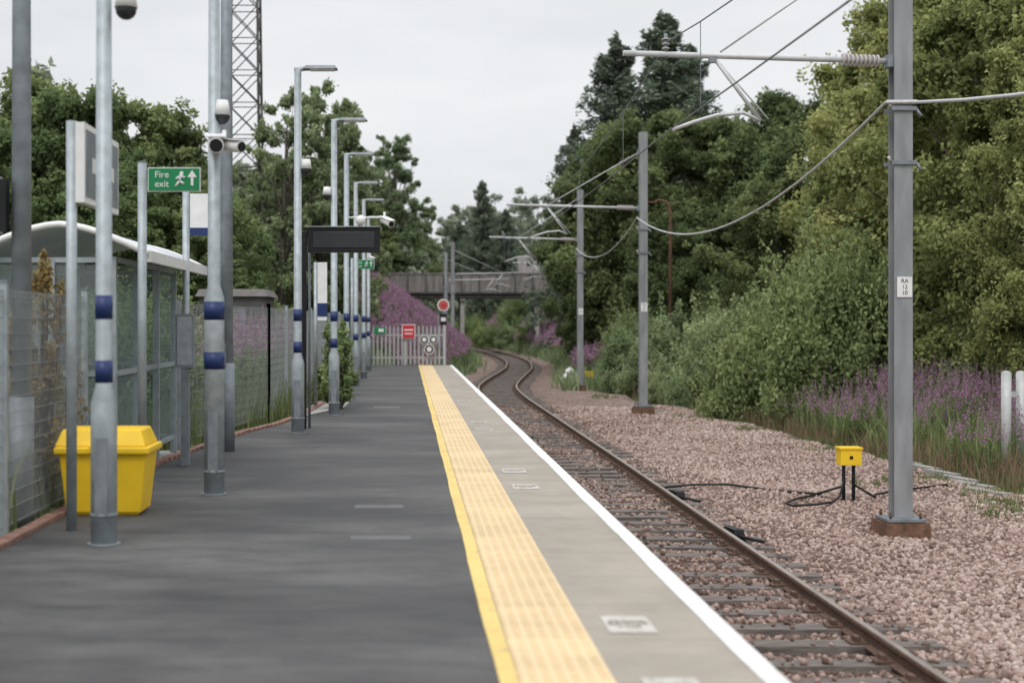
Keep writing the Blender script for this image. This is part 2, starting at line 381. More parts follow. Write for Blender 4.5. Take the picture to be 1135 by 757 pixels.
tint=np.clip(0.10+RNG.random(n)*0.82,0,0.95); tint[RNG.random(n)>0.998]=1
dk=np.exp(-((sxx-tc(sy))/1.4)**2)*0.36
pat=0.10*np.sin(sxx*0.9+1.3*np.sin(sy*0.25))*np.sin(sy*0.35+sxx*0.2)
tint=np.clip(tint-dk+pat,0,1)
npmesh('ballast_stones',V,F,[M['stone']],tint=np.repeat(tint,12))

mb=MB()
y=-6.0
while y<150:
    cx=float(tc(y)); dx=float(tc(y+0.5)-tc(y-0.5)); rot=Matrix.Rotation(-math.atan(dx)+random.uniform(-0.012,0.012),3,'Z')
    j=random.uniform(-0.05,0.05)
    yy=math.floor(y/0.65+0.5)*0.65+0.125
    mb.box((cx+j,yy,-1.135),(2.6,0.25,0.15+random.uniform(-0.012,0.012)),'sleeper',rot)
    for s in (-0.755,0.755):
        mb.box((cx+s,yy,-1.05),(0.34,0.17,0.025),'railside',rot)
        mb.box((cx+s-0.1,yy,-1.02),(0.05,0.10,0.05),'railside',rot)
        mb.box((cx+s+0.1,yy,-1.02),(0.05,0.10,0.05),'railside',rot)
    y+=0.65
mb.build('railway_sleepers')
prof=[(-0.07,0),(0.07,0),(0.07,0.012),(0.012,0.03),(0.010,0.105),(0.035,0.118),(0.035,0.143),(0.026,0.152),(-0.026,0.152),(-0.035,0.143),(-0.035,0.118),(-0.010,0.105),(-0.012,0.03),(-0.07,0.012)]
mb=MB()
for s in (-0.7525,0.7525):
    yy=np.arange(-8,230,1.0)
    vs=[]
    for y in yy:
        d=float(tc(y+0.5)-tc(y-0.5)); n=Vector((1,-d,0)).normalized(); c=Vector((float(tc(y)),y,-1.072))+n*s
        for a,bb in prof: vs.append(c+n*a+Vector((0,0,bb)))
    k=len(prof); o=len(mb.v); mb.v+=[tuple(p) for p in vs]; i1=mb.mi('railside'); i2=mb.mi('railtop')
    for i in range(len(yy)-1):
        for j in range(k):
            mb.f.append([o+i*k+j,o+i*k+(j+1)%k,o+(i+1)*k+(j+1)%k,o+(i+1)*k+j]); mb.m.append(i2 if j in (7,) else i1); mb.s.append(False)
mb.build('railway_rails')

# ------------------------------------------------------------------ platform
mb=MB()
ysp=[-20,0,5,10,16.4,18.5,20.7,22.5,25,27.5,30,35,45,54.2]
vs=[];fs=[]
for y in ysp:
    L=float(pl(y)); vs+= [(L,y,0),(0.41,y,0),(0.41,y,-1.3),(L,y,-1.3)]
for i in range(len(ysp)-1):
    a=i*4; fs+=[(a,a+1,a+5,a+4),(a+1,a+2,a+6,a+5),(a+2,a+3,a+7,a+6),(a+3,a,a+4,a+7)]
fs+=[(0,3,2,1)]; e=(len(ysp)-1)*4; fs+=[(e,e+1,e+2,e+3)]
mb.add(vs,fs,'asphalt')
mb.b2(0.41,1.62,-20,54.2,-0.12,0.0,'coping')
mb.b2(1.62,1.705,-20,54.2,-0.12,-0.001,'coping')
mb.b2(0.415,1.55,-20,54.0,-1.3,-0.121,'brick')
mb.build('platform')
def strip(name,x0,x1,z,k,amp=0.002):
    m2=MB(); vs=[];n=0
    for y in np.arange(-18,54.1,0.25):
        w_=0.004*math.sin(y*1.3)+0.002*math.sin(y*3.1+x0)
        vs+=[(x0+w_+random.uniform(-amp,amp),y,z),(x1+w_*0.3+random.uniform(-amp,amp)*0.5,y,z)]; n+=1
    m2.add(vs,[(2*i,2*i+1,2*i+3,2*i+2) for i in range(n-1)],k); return m2.build(name)
strip('yellow_platform_line',0.405,0.494,0.004,'yline',0.002)
mb=MB(); mb.b2(0.50,0.925,-18,54.1,-0.01,0.006,'tactile'); mb.build('tactile_paving_strip')
strip('white_platform_edge_line',1.585,1.699,0.004,'wline',0.002)
for (cx,cy) in [(1.17,7.55),(1.17,6.2),(1.15,13.9),(1.15,15.4),(1.15,21.4),(1.15,23),(1.15,29),(1.15,36.5)]:
    mb=MB(); w,l=0.25,0.42
    mb.add([(cx-w/2,cy-l/2,0.0042),(cx+w/2,cy-l/2,0.0042),(cx+w/2,cy+l/2,0.0042),(cx-w/2,cy+l/2,0.0042)],[(0,1,2,3)],'stencil')
    o=mb.build('platform_stencil_marking')
    text('STAND\nBEHIND\nLINE',0.062,(cx,cy,0.007),(0,0,0),'coping',o)
mb=MB()
for (cx,cy,w,l) in [(-0.25,12.4,0.42,0.22),(-0.2,10.6,0.45,0.2),(-0.4,27,0.5,0.5)]:
    mb.b2(cx-w/2,cx+w/2,cy-l/2,cy+l/2,-0.01,0.0035,'cover')
mb.build('drain_cover')
mb=MB()
for y in np.arange(-6,53,0.22):
    L=float(pl(y)); mb.box((L-0.06,y,0.01+random.uniform(-0.004,0.004)),(0.11,0.21,0.05),'brick')
mb.build('brick_edging')
mb=MB(); mb.add([(-4.4,13.5,-0.02),(-2.93,13.5,-0.02),(-2.86,18.1,-0.02),(-4.4,18.1,-0.02)],[(0,1,2,3)],'conc'); mb.build('shelter_floor')
mb=MB(); mb.add([(-1.98,23.5,0.012),(-1.2,26.8,0.012),(-1.15,30.5,0.012),(-1.75,30.5,0.012)],[(0,1,2,3)],'conc'); mb.build('concrete_apron')

# ------------------------------------------------------------------ fences
def weldmesh(name,pts,h=1.85):
    mb=MB()
    for i in range(len(pts)-1):
        a=Vector((pts[i][0],pts[i][1],0)); b_=Vector((pts[i+1][0],pts[i+1][1],0)); L=(b_-a).length; d=(b_-a)/L
        ang=math.atan2(d.y,d.x); rot=Matrix.Rotation(ang,3,'Z')
        n=max(1,round(L/2.5))
        for j in range(n+1):
            p=a+d*(L*j/n); mb.box((p.x,p.y,h/2),(0.055,0.055,h+0.1),'galv'); mb.box((p.x,p.y,h+0.06),(0.065,0.065,0.02),'galvd')
        m_=int(L/0.062)
        for j in range(1,m_):
            p=a+d*(L*j/m_); mb.box((p.x,p.y,h/2+0.03),(0.0048,0.0048,h-0.06),'mesh',rot)
        mid=(a+b_)/2; off=Vector((-d.y,d.x,0))*0.006
        zz=0.08
        while zz<h:
            mb.box((mid.x+off.x,mid.y+off.y,zz),(L-0.06,0.004,0.0055),'mesh',rot); zz+=0.12 if h-zz>0.2 else 0.04
    return mb.build(name)
weldmesh('mesh_fence',[(-3.08,4),(-3.02,8),(-3.0,13.2)])
weldmesh('mesh_fence',[(-2.95,18.3),(-2.62,20.7),(-2.3,23.5),(-2.1,28),(-2.0,35),(-1.85,45),(-1.7,53.6)])
weldmesh('mesh_fence',[(-4.6,13.0),(-4.6,18.5)])
mb=MB()
x=-1.6
while x<1.34:
    for s in (-1,1): mb.box((x+s*0.016,53.5,0.72),(0.034,0.012,1.36),'palis',Matrix.Rotation(s*0.5,3,'Z'))
    mb.box((x,53.5,1.45),(0.06,0.012,0.11),'palis',None,(0.012,0.012))
    x+=0.155
for z in (0.3,1.15): mb.box((-0.13,53.53,z),(3.0,0.04,0.05),'palis')
for x in (-1.65,-0.1,1.38): mb.box((x,53.56,0.75),(0.1,0.06,1.55),'palis')
mb.build('palisade_fence')
mb=MB(); mb.box((0.03,53.44,1.28),(0.44,0.02,0.48),'red'); mb.box((0.03,53.428,1.34),(0.34,0.004,0.05),'white'); mb.box((0.03,53.428,1.2),(0.3,0.004,0.04),'white'); mb.box((0.03,53.46,1.28),(0.5,0.01,0.54),'white'); mb.build('warning_sign')
mb=MB(); mb.box((-1.05,53.44,1.33),(0.42,0.02,0.25),'green'); mb.box((-1.0,53.428,1.33),(0.2,0.004,0.12),'white'); mb.build('exit_sign')
mb=MB()
mb.tube([(0.78,54.8,-1.1),(0.78,54.8,1.15)],0.035,'galv')
for (x,z,r_) in ((0.62,0.98,0.17),(0.96,0.98,0.17),(0.80,0.62,0.19)):
    mb.disc((x,53.3,z),(0,1,0),r_,'white',0.02); mb.disc((x,53.285,z),(0,1,0),r_*0.84,'black',0.006); mb.disc((x,53.278,z),(0,1,0),r_*0.5,'white',0.006)
mb.build('speed_limit_sign')
mb=MB()
mb.tube([(1.45,58,-1.1),(1.45,58,2.35)],0.05,'galvd'); mb.disc((1.45,57.92,2.33),(0,1,0),0.25,'white',0.02); mb.disc((1.45,57.905,2.33),(0,1,0),0.20,'redlamp',0.01); mb.disc((1.45,57.89,2.33),(0,1,0),0.07,'red',0.02,12); mb.box((1.45,58.05,2.33),(0.3,0.2,0.3),'black'); mb.box((1.45,57.93,1.75),(0.28,0.08,0.45),'black'); mb.box((1.45,57.885,1.75),(0.2,0.01,0.16),'white')
mb.tube([(1.25,58.2,-1.1),(1.25,58.2,2.0)],0.02,'galvd',6); mb.build('railway_signal')

# ------------------------------------------------------------------ lamp columns
def dome(mb,x,y,z,dx=0.2,s=1.0):
    mb.tube([(x,y,z+0.14*s),(x+dx,y,z+0.14*s)],0.018,'white',8)
    mb.tube([(x+dx,y,z+0.16*s),(x+dx,y,z+0.02*s)],[0.06*s,0.085*s],'white',14)
    mb.sphere((x+dx,y,z+0.01*s),0.078*s,'screen',14,8)
def bullet(mb,x,y,z,d=Vector((0.3,-1,-0.25)),s=1.0,k='white'):
    d=Vector(d).normalized(); c=Vector((x,y,z))
    mb.tube([c-d*0.16*s,c+d*0.16*s],0.055*s,k,12); mb.tube([c+d*0.155*s,c+d*0.17*s],0.045*s,'black',12)
    mb.tube([c-d*0.1*s,c-d*0.1*s+Vector((0,0,0.14*s))],0.02*s,k,8)
    mb.box(c+Vector((0,0,0.06*s)),(0.13*s,0.34*s,0.012),k,d.to_track_quat('Y','Z').to_matrix())
def column(x,y,H=5.2,arm=True,cams=(),hd=1.14):
    mb=MB()
    mb.tube([(x,y,0),(x,y,0.012)],0.12,'galvd',16)
    mb.tube([(x,y,0.0),(x,y,hd-0.12),(x,y,hd),(x,y,H)],[0.095,0.095,0.061,0.052],'galv',20,caps=True)
    for z0,z1 in ((1.17,1.33),(1.63,1.80)):
        r_=0.0635 if hd<1.3 else 0.097
        mb.tube([(x,y,z0),(x,y,z1)],r_,'blue',20)
    mb.box((x,y-0.094,0.5),(0.09,0.008,0.55),'galvd')
    mb.tube([(x,y,0.2),(x,y,0.23)],0.1,'galvd',20)
    if arm:
        mb.tube([(x-0.05,y,H-0.02),(x+0.12,y,H)],0.035,'galv',10)
        mb.box((x+0.33,y,H+0.01),(0.5,0.22,0.05),'galvd',None,(0.42,0.16)); mb.box((x+0.36,y,H-0.022),(0.36,0.17,0.014),'white')
    for c in cams:
        if c[0]=='d': dome(mb,x,y,c[1],c[2])
        if c[0]=='b': bullet(mb,x+c[2],y-0.12,c[1],(c[3],-1,-0.2),c[4])
        if c[0]=='arm':
            mb.tube([(x,y,c[1]),(x+c[2],y,c[1])],0.02,'white',8)
            mb.sphere((x+c[2]*0.35,y-0.02,c[1]-0.06),0.11,'white'); bullet(mb,x+c[2],y-0.1,c[1]-0.1,(0.5,-1,-0.3),1.3,'white')
    return mb.build('lamp_column')
column(-2.2,10.3,5.2,True,[('d',3.86,0.16)])
column(-1.81,13.3,5.25,True,[('d',3.52,0.07),('b',3.26,0.03,0.15,1.35),('b',3.24,0.17,1.0,1.0)],1.95)
column(-1.6,20.7,5.3,True,[('d',3.82,0.12)])
column(-1.28,24.7,5.12,True,[('d',3.8,-0.12)])
column(-1.28,29.7,5.12,True,[('arm',3.8,0.85),('d',3.4,0.12)])
column(-1.30,35.6,5.1,True,[('d',3.7,0.15)])
column(-1.25,40.5,5.1,True,[('d',3.7,0.12)])
column(-1.3,47,5.1,True,[('b',3.7,0.1,0.4,1.2)])
mb=MB(); mb.tube([(-3.15,11.6,-0.1),(-3.15,11.6,4.0),(-3.15,11.6,7.5)],[0.085,0.075,0.06],'galvd',18); mb.tube([(-3.15,11.6,-0.1),(-3.15,11.6,1.0)],0.1,'galvd',18)
mb.box((-3.27,11.5,2.55),(0.07,0.12,0.42),'black'); mb.box((-3.31,11.5,2.55),(0.03,0.16,0.46),'white'); mb.build('utility_pole')
mb=MB(); mb.tube([(-2.27,17.8,0),(-2.27,17.8,4.0),(-2.27,17.8,8)],[0.085,0.078,0.06],'galvd',18); mb.tube([(-2.27,17.8,0),(-2.27,17.8,1.1)],0.105,'galvd',18)
mb.box((-2.27,17.7,1.2),(0.02,0.02,0.3),'galvd'); mb.build('utility_pole')

mb=MB(); mb.tube([(-2.6,11,0),(-2.6,11,3.16)],0.042,'galv',14); mb.tube([(-2.6,12.25,0),(-2.6,12.25,3.16)],0.042,'galv',14)
mb.box((-2.53,11.62,2.84),(0.07,1.3,0.62),'white'); mb.box((-2.492,11.62,2.84),(0.006,1.2,0.52),'galvd'); mb.box((-2.486,11.62,2.84),(0.006,0.8,0.12),'white')
mb.build('station_sign')
def firesign(x,y,H,w,h,polew=0.043,z=None):
    mb=MB(); mb.tube([(x,y,0),(x,y,H)],polew,'galv',14); mb.tube([(x,y,H),(x,y,H+0.01)],polew*1.05,'galvd',14)
    cz=(z or H-0.16); cx=x+polew+0.02+w/2
    mb.box((cx,y,cz),(w,0.03,h),'green'); mb.box((cx,y+0.004,cz),(w+0.02,0.02,h+0.02),'white')
    mb.box((cx+w*0.36,y-0.018,cz),(w*0.05,0.004,h*0.55),'white'); 
    mb.add([(cx+w*0.36-0.045,y-0.0201,cz+h*0.1),(cx+w*0.36+0.045,y-0.0201,cz+h*0.1),(cx+w*0.36,y-0.0201,cz+h*0.42)],[(0,1,2)],'white')
    mb.disc((cx+w*0.15,y-0.018,cz+h*0.28),(0,1,0),h*0.09,'white',0.004,12)
    for (ax,az,bx,bz_) in ((0.14,0.2,0.11,-0.1),(0.13,0.15,0.22,0.08),(0.13,0.15,0.04,0.02),(0.11,-0.08,0.20,-0.2),(0.11,-0.08,0.03,-0.32)):
        mb.tube([(cx+w*ax,y-0.018,cz+h*az),(cx+w*bx,y-0.018,cz+h*bz_)],h*0.055,'white',6)
    o=mb.build('fire_exit_sign')
    text('Fire\nexit',h*0.42,(cx-w*0.24,y-0.0175,cz),FRONT,'white',o)
    return o
firesign(-2.52,13.5,3.12,0.48,0.21)
firesign(-1.42,36.2,3.25,0.5,0.22,0.035)
mb=MB(); mb.tube([(-2.51,16.1,0),(-2.51,16.1,3.12)],0.04,'galv',14); mb.box((-2.34,16.08,2.83),(0.24,0.025,0.46),'white'); mb.box((-2.34,16.064,2.63),(0.24,0.006,0.09),'blue')
mb.box((-2.5,15.99,1.4),(0.2,0.14,0.6),'galvd'); mb.box((-2.5,15.99,0.45),(0.09,0.1,1.3),'galvd'); mb.box((-2.5,15.915,1.4),(0.16,0.008,0.54),'galv'); mb.build('platform_information_sign')
mb=MB(); mb.tube([(-1.75,27,0),(-1.75,27,2.75)],0.035,'galv',10); mb.box((-1.62,26.98,2.2),(0.18,0.02,1.1),'white'); mb.box((-1.62,26.965,1.85),(0.18,0.006,0.25),'blue'); mb.build('platform_information_sign')
mb=MB()
mb.box((-1.575,21.5,1.42),(0.085,0.1,2.84),'black'); mb.box((-1.30,21.5,2.97),(0.55,0.07,0.05),'black'); mb.box((-1.56,21.5,2.88),(0.08,0.09,0.2),'black')
mb.box((-0.96,21.5,2.85),(1.08,0.22,0.37),'black'); mb.box((-0.96,21.385,2.85),(0.92,0.012,0.24),'screen'); mb.box((-0.96,21.5,3.045),(1.12,0.28,0.02),'galvd')
mb.build('departure_display',0.006)
mb=MB(); mb.box((-1.43,21.7,2.92),(0.14,0.02,0.2),'green'); mb.box((-1.43,21.688,2.92),(0.05,0.004,0.1),'white'); mb.tube([(-1.5,21.72,0),(-1.5,21.72,3.05)],0.02,'galvd',8); mb.build('exit_sign')
def gritbin(x,y,s=1.0,name='grit_bin'):
    mb=MB(); w=0.86
    mb.box((x,y,0.27*s),(0.72*s*w,0.46*s,0.50*s),'yellow',None,(0.84*s*w,0.56*s))
    mb.box((x,y,0.03*s),(0.66*s*w,0.42*s,0.06*s),'yellow')
    mb.box((x,y,0.545*s),(0.92*s*w,0.64*s,0.06*s),'yellow')
    mb.box((x-0.02*s,y+0.02*s,0.645*s),(0.88*s*w,0.60*s,0.14*s),'yellow',None,(0.76*s*w,0.46*s))
    mb.box((x,y-0.33*s,0.56*s),(0.2*s,0.03*s,0.07*s),'yellow')
    return mb.build(name,0.022*s)
gritbin(-2.53,12.05,1.0)
gritbin(-1.75,38.5,0.75)
mb=MB()
X0,X1,Y0,Y1=-4.1,-2.9,14.0,17.6; EH=2.22
for x in (X0,X1):
    for y in (Y0,15.2,16.4,Y1): mb.box((x,y,EH/2),(0.07,0.07,EH),'galv')
mb.box(((X0+X1)/2,Y0,EH/2),(0.06,0.06,EH),'galv')
for y in (Y0,Y1):
    for z in (0.2,1.1,EH): mb.box(((X0+X1)/2,y,z),(X1-X0-0.08,0.045,0.05),'galv')
for x in (X0,X1):
    for z in (0.2,1.1,EH+0.01): mb.box((x,(Y0+Y1)/2,z),(0.04,Y1-Y0-0.08,0.05),'galv')
for y in (Y0,Y1):
    mb.box(((X0+X1)/2,y,1.2),(X1-X0-0.1,0.01,1.95),'glass')
mb.box((X0,(Y0+Y1)/2,1.2),(0.01,Y1-Y0-0.1,1.95),'glass')
mb.box((X1,14.6,1.2),(0.01,1.1,1.95),'glass'); mb.box((X1,17.0,1.2),(0.01,1.1,1.95),'glass')
n=14; vs=[]
cx=(-4.1-2.68)/2; hw=0.86; RH=0.29
for j,y in enumerate((Y0-0.15,Y1+0.15)):
    for i in range(n+1):
        t=-1+2*i/n; vs.append((cx+hw*t,y,EH+0.07+RH*(1-abs(t)**1.6)))
    for i in range(n+1):
        t=-1+2*i/n; vs.append((cx+hw*t,y,EH+0.03+RH*(1-abs(t)**1.6)))
a=n+1; fs=[]
for i in range(n):
    fs+=[(i,i+1,2*a+i+1,2*a+i),(a+i+1,a+i,3*a+i,3*a+i+1),(i+1,i,a+i,a+i+1),(2*a+i,2*a+i+1,3*a+i+1,3*a+i)]
mb.add(vs,fs,'roofp',True)
for y in (Y0-0.16,Y1+0.16):
    mb.tube([(cx+hw*(-1+2*i/n),y,EH+0.05+RH*(1-abs(-1+2*i/n)**1.6)) for i in range(n+1)],0.035,'white',8)
for x in (cx-hw,cx+hw): mb.box((x,(Y0+Y1)/2,EH+0.03),(0.06,Y1-Y0+0.3,0.11),'white')
mb.box((X0+0.35,(Y0+Y1)/2,0.48),(0.35,2.6,0.04),'galvd'); 
mb.box((X0+0.03,15.2,1.5),(0.02,0.8,0.6),'white'); mb.box((X0+0.03,16.6,1.5),(0.02,0.6,0.8),'blue')
for y in (14.8,16.8): mb.box((X0+0.35,y,0.23),(0.05,0.05,0.46),'galvd')
mb.build('waiting_shelter')

mb=MB(); mb.box((-4.3,36,1.1),(1.6,2.4,2.3),'bridged'); mb.box((-4.3,36,2.34),(1.8,2.6,0.18),'slate',None,(1.6,2.4)); mb.box((-4.3,34.78,1.0),(0.7,0.03,1.9),'galvd'); mb.build('equipment_cabin')
mb=MB(); TX,TY=-6.9,60.0; z0=-0.1; H=24
def tw(z): return 0.80-0.012*z
legs=[(-1,-1),(1,-1),(1,1),(-1,1)]
for a_ in legs: mb.tube([(TX+a_[0]*tw(0),TY+a_[1]*tw(0),z0),(TX+a_[0]*tw(H),TY+a_[1]*tw(H),H)],0.055,'bridged',6)
z=0; i=0
while z<H-1:
    s_=1.35
    for k_ in range(4):
        a_=legs[k_]; b_=legs[(k_+1)%4]; w0=tw(z); w1=tw(z+s_)
        mb.tube([(TX+a_[0]*w0,TY+a_[1]*w0,z),(TX+b_[0]*w1,TY+b_[1]*w1,z+s_)],0.024,'bridged',4)
        mb.tube([(TX+b_[0]*w0,TY+b_[1]*w0,z),(TX+a_[0]*w1,TY+a_[1]*w1,z+s_)],0.024,'bridged',4)
        mb.tube([(TX+a_[0]*w0,TY+a_[1]*w0,z),(TX+b_[0]*w0,TY+b_[1]*w0,z)],0.022,'bridged',4)
    z+=s_; i+=1
mb.build('lattice_tower')

# ------------------------------------------------------------------ overhead line masts
def mast(x,y,H=8.25,side=1,label=None):
    mb=MB(); gz=float(bz(x,y)) if abs(x-float(tc(y)))<4.5 else -1.1
    cx=float(tc(y)); top=gz+H; s=side
    mb.box((x,y,gz+0.10),(0.60,0.60,0.22),'rust',None,(0.56,0.56)); mb.box((x,y,gz+0.24),(0.5,0.5,0.035),'galvd')
    for a in (-1,1):
        for b_ in (-1,1): mb.tube([(x+a*0.19,y+b_*0.19,gz+0.25),(x+a*0.19,y+b_*0.19,gz+0.34)],0.018,'rust',6)
    mb.box((x,y-0.105,(gz+0.26+top)/2),(0.235,0.018,top-gz-0.26),'mast')
    mb.box((x,y+0.105,(gz+0.26+top)/2),(0.235,0.018,top-gz-0.26),'mast')
    mb.box((x,y,(gz+0.26+top)/2),(0.012,0.19,top-gz-0.26),'mast')
    for a in (-1,1): mb.box((x+a*0.12,y,gz+0.34),(0.1,0.015,0.16),'mast',None,(0.01,0.015))
    bzm=4.96; bze=5.07; lx=cx-s*0.35
    def bp_(t): return Vector((x+(lx-x)*t,y,bzm+(bze-bzm)*t))
    mb.tube([bp_(0.0),bp_(1.0)],0.038,'tube',12)
    mb.box((x-s*0.13,y,bzm),(0.12,0.16,0.16),'galvd')
    L=abs(lx-x)
    for i in range(9):
        p=bp_((0.30+i*0.055)/L); mb.tube([p-Vector((0.012,0,0)),p+Vector((0.012,0,0))],0.078,'pink',12)
    mb.tube([(x-s*0.12,y,6.6),bp_((L-1.25)/L)+Vector((0,0,0.05))],0.014,'tube',6)
    for i in range(5):
        pa=Vector((x-s*0.12,y,6.6)); pb=bp_((L-1.25)/L); d=(pb-pa).normalized(); p=pa+d*(0.35+i*0.07); mb.tube([p,p+d*0.02],0.05,'pink',10)
    mb.box((x-s*0.1,y,6.6),(0.14,0.12,0.12),'galvd')
    mx_=cx+s*0.2
    mb.tube([(mx_,y,5.0),(mx_,y,5.32)],0.025,'galvd',8)
    for i in range(3): mb.tube([(mx_,y,5.12+i*0.06),(mx_,y,5.135+i*0.06)],0.05,'pink',10)
    a0=bp_((L-1.15)/L); a1=Vector((cx+s*1.42,y,4.2))
    mb.tube([a0,a1],0.026,'tube',8); mb.tube([a0+Vector((s*0.1,0,-0.1)),a1+Vector((s*0.1,0,0.02))],0.012,'tube',6); mb.box(a0-Vector((0,0,0.04)),(0.09,0.07,0.1),'galvd')
    mb.tube([a1,(cx+s*1.2,y-0.01,4.30),(cx+s*0.85,y-0.02,4.27),(cx+s*0.55,y-0.02,4.18),(cx+s*0.28,y-0.02,4.08)],0.024,'tube',8)
    for z in (4.34,3.65):
        mb.box((x,y-0.12,z),(0.32,0.05,0.05),'galvd'); mb.box((x,y+0.14,z),(0.32,0.05,0.05),'galvd')
        mb.tube([(x-0.16,y-0.1,z),(x-0.2,y-0.14,z+0.07)],0.02,'pink',8); mb.tube([(x+0.16,y-0.1,z),(x+0.22,y-0.14,z-0.1)],0.02,'galvd',8)
    if label:
        mb.box((x+0.01,y-0.122,2.06),(0.19,0.012,0.26),'white')
    o=mb.build('catenary_mast')
    if label: text(label,0.075,(x+0.01,y-0.13,2.06),FRONT,'black',o)
    return o
mast(6.34,18.3,side=1,label='RA\n12\n10'); mast(6.9,41.7,label='RA\n12\n11'); mast(6.97,57.5,H=8.1,label='RA'); mast(9.9,82)
mast(3.1,98,side=-1); mast(3.0,112,side=-1); mast(2.9,140,side=-1); mast(6.2,-7,side=1)
sup=[-7,18.3,41.7,57.5,82,98,112,140,175]
mb=MB()
for i in range(len(sup)-1):
    y0,y1=sup[i],sup[i+1]; n=12
    x0=float(tc(y0))+0.22; x1=float(tc(y1))+0.22
    if i>=4: x0-=0.3 if i>4 else 0; x1-=0.3
    c_=[];m_=[]
    for j in range(n+1):
        t=j/n; c_.append(Vector((x0+(x1-x0)*t,y0+(y1-y0)*t,4.06-0.05*4*t*(1-t)))); m_.append(Vector((x0+(x1-x0)*t,y0+(y1-y0)*t,5.22-0.62*4*t*(1-t))))
    mb.tube(c_,0.010,'galvd',5,caps=False); mb.tube(m_,0.009,'galvd',5,caps=False)
    for j in range(2,n,3): mb.tube([c_[j],m_[j]],0.005,'galvd',4,caps=False)
mb.build('overhead_contact_wires')
def sag(a,b_,s_,n=20):
    a=Vector(a); b_=Vector(b_); return [a.lerp(b_,i/n)-Vector((0,0,4*s_*(i/n)*(1-i/n))) for i in range(n+1)]
mb=MB()
mb.tube(sag((6.12,18.2,4.42),(6.7,41.6,4.68),1.0),0.020,'tube',6,caps=False)
mb.tube(sag((6.12,18.2,4.42),(6.2,-7,4.4),1.0),0.020,'tube',6,caps=False)
mb.tube(sag((6.7,41.6,4.68),(6.8,57.4,4.6),0.7),0.018,'tube',6,caps=False)
mb.tube(sag((6.8,57.4,4.6),(9.8,82,4.6),0.8),0.018,'tube',6,caps=False)
mb.tube([(6.12,18.18,4.42),(6.5,18.15,4.42)],0.03,'pink',8)
mb.build('return_conductor_cable')

mb=MB(); mb.tube([(10.15,55,-1.1),(10.15,55,5.9),(10.05,55,6.25),(9.8,55,6.35),(9.55,55,6.3)],[0.08,0.06,0.05,0.045,0.04],'rust',10); mb.box((9.45,55,6.27),(0.35,0.14,0.07),'rust'); mb.build('old_lamp_post')
mb=MB(); x,y=6.7,21.6
mb.box((x,y,-0.43),(0.32,0.24,0.24),'yellow'); mb.box((x,y,-0.295),(0.35,0.27,0.035),'yellow')
for s in (-0.08,0.07): mb.tube([(x+s,y,-1.15),(x+s,y,-0.55)],0.028,'black',8)
mb.box((x,y-0.125,-0.43),(0.05,0.01,0.05),'black'); mb.build('trackside_junction_box',0.008)
mb=MB(); mb.box((7.65,60,-0.6),(0.28,0.28,0.26),'yellow'); mb.box((7.65,60,-0.46),(0.32,0.32,0.03),'yellow'); mb.tube([(7.65,60,-1.2),(7.65,60,-0.7)],0.05,'galvd',8); mb.build('trackside_junction_box',0.008)
mb=MB()
def cab(pts): mb.tube([(p[0],p[1],-1.055+p[2]) for p in pts],0.018,'black',6)
cab([(6.62,21.55,0.3),(6.5,21.4,0.05),(6.3,21.1,0.0),(5.9,20.6,0.03),(5.6,20.7,0.0),(5.55,20.9,0.01),(5.8,21.3,0.02),(6.4,22.0,0.02)])
cab([(6.6,21.5,0.2),(6.3,21.9,0.03),(5.8,22.6,0.0),(5.2,23.2,0.03),(4.7,23.4,0.0),(4.1,22.9,0.01)])
cab([(6.78,21.6,0.2),(7.0,21.3,0.05),(7.2,21.9,0.02),(7.8,22.6,0.0),(8.8,23.2,0.02)])
mb.build('trackside_cable')
mb=MB()
for (y_,s) in ((17.6,1),(21.5,1)):
    xx=float(tc(y_))+0.92; mb.box((xx,y_,-1.0),(0.16,0.42,0.14),'black',Matrix.Rotation(0.15,3,'Z'),(0.12,0.34)); mb.tube([(xx,y_+0.2,-1.02),(xx-0.1,y_+0.5,-1.04)],0.03,'black',8); mb.tube([(xx,y_-0.2,-1.0),(xx+0.3,y_-0.4,-1.05)],0.02,'black',8)
mb.build('rail_lubricator')
mb=MB()
for (x,y,z,s) in ((7.15,64,-0.88,0.26),(7.5,64.2,-0.88,0.25),(7.3,64.1,-0.6,0.22)):
    mb.sphere((x,y,z),s,'white',12,8,(1,0.8,0.8)); mb.box((x,y,z+s*0.82),(0.09,0.06,0.10),'white',None,(0.15,0.08))
mb.build('rubble_sacks')
mb=MB()
for x in (10.52,10.78):
    mb.tube([(x,25,-1.2),(x,25,0.72)],0.085,'palis',16); mb.sphere((x,25,0.72),0.085,'palis',16,6,(1,1,0.5))
for z in (-0.75,0.0,0.55): mb.box((12.0,25,z),(2.6,0.06,0.09),'palis')
mb.box((10.65,25,0.35),(0.16,0.04,0.1),'palis'); mb.tube([(13.3,25,-1.1),(13.3,25,0.72)],0.085,'palis',16); mb.build('access_gate')
mb=MB(); 
for i in range(6): mb.box((9.55+i*0.02-0.02*i*i,27.2-i*0.95,-1.1),(0.16,0.9,0.13),'conc',Matrix.Rotation(0.15+0.03*i,3,'Z'))
for i in range(4): mb.box((9.9+i*0.5,22.2-0.02*i,-1.08),(0.48,0.25,0.14),'conc',Matrix.Rotation(-0.1,3,'Z'))
mb.build('concrete_edging')

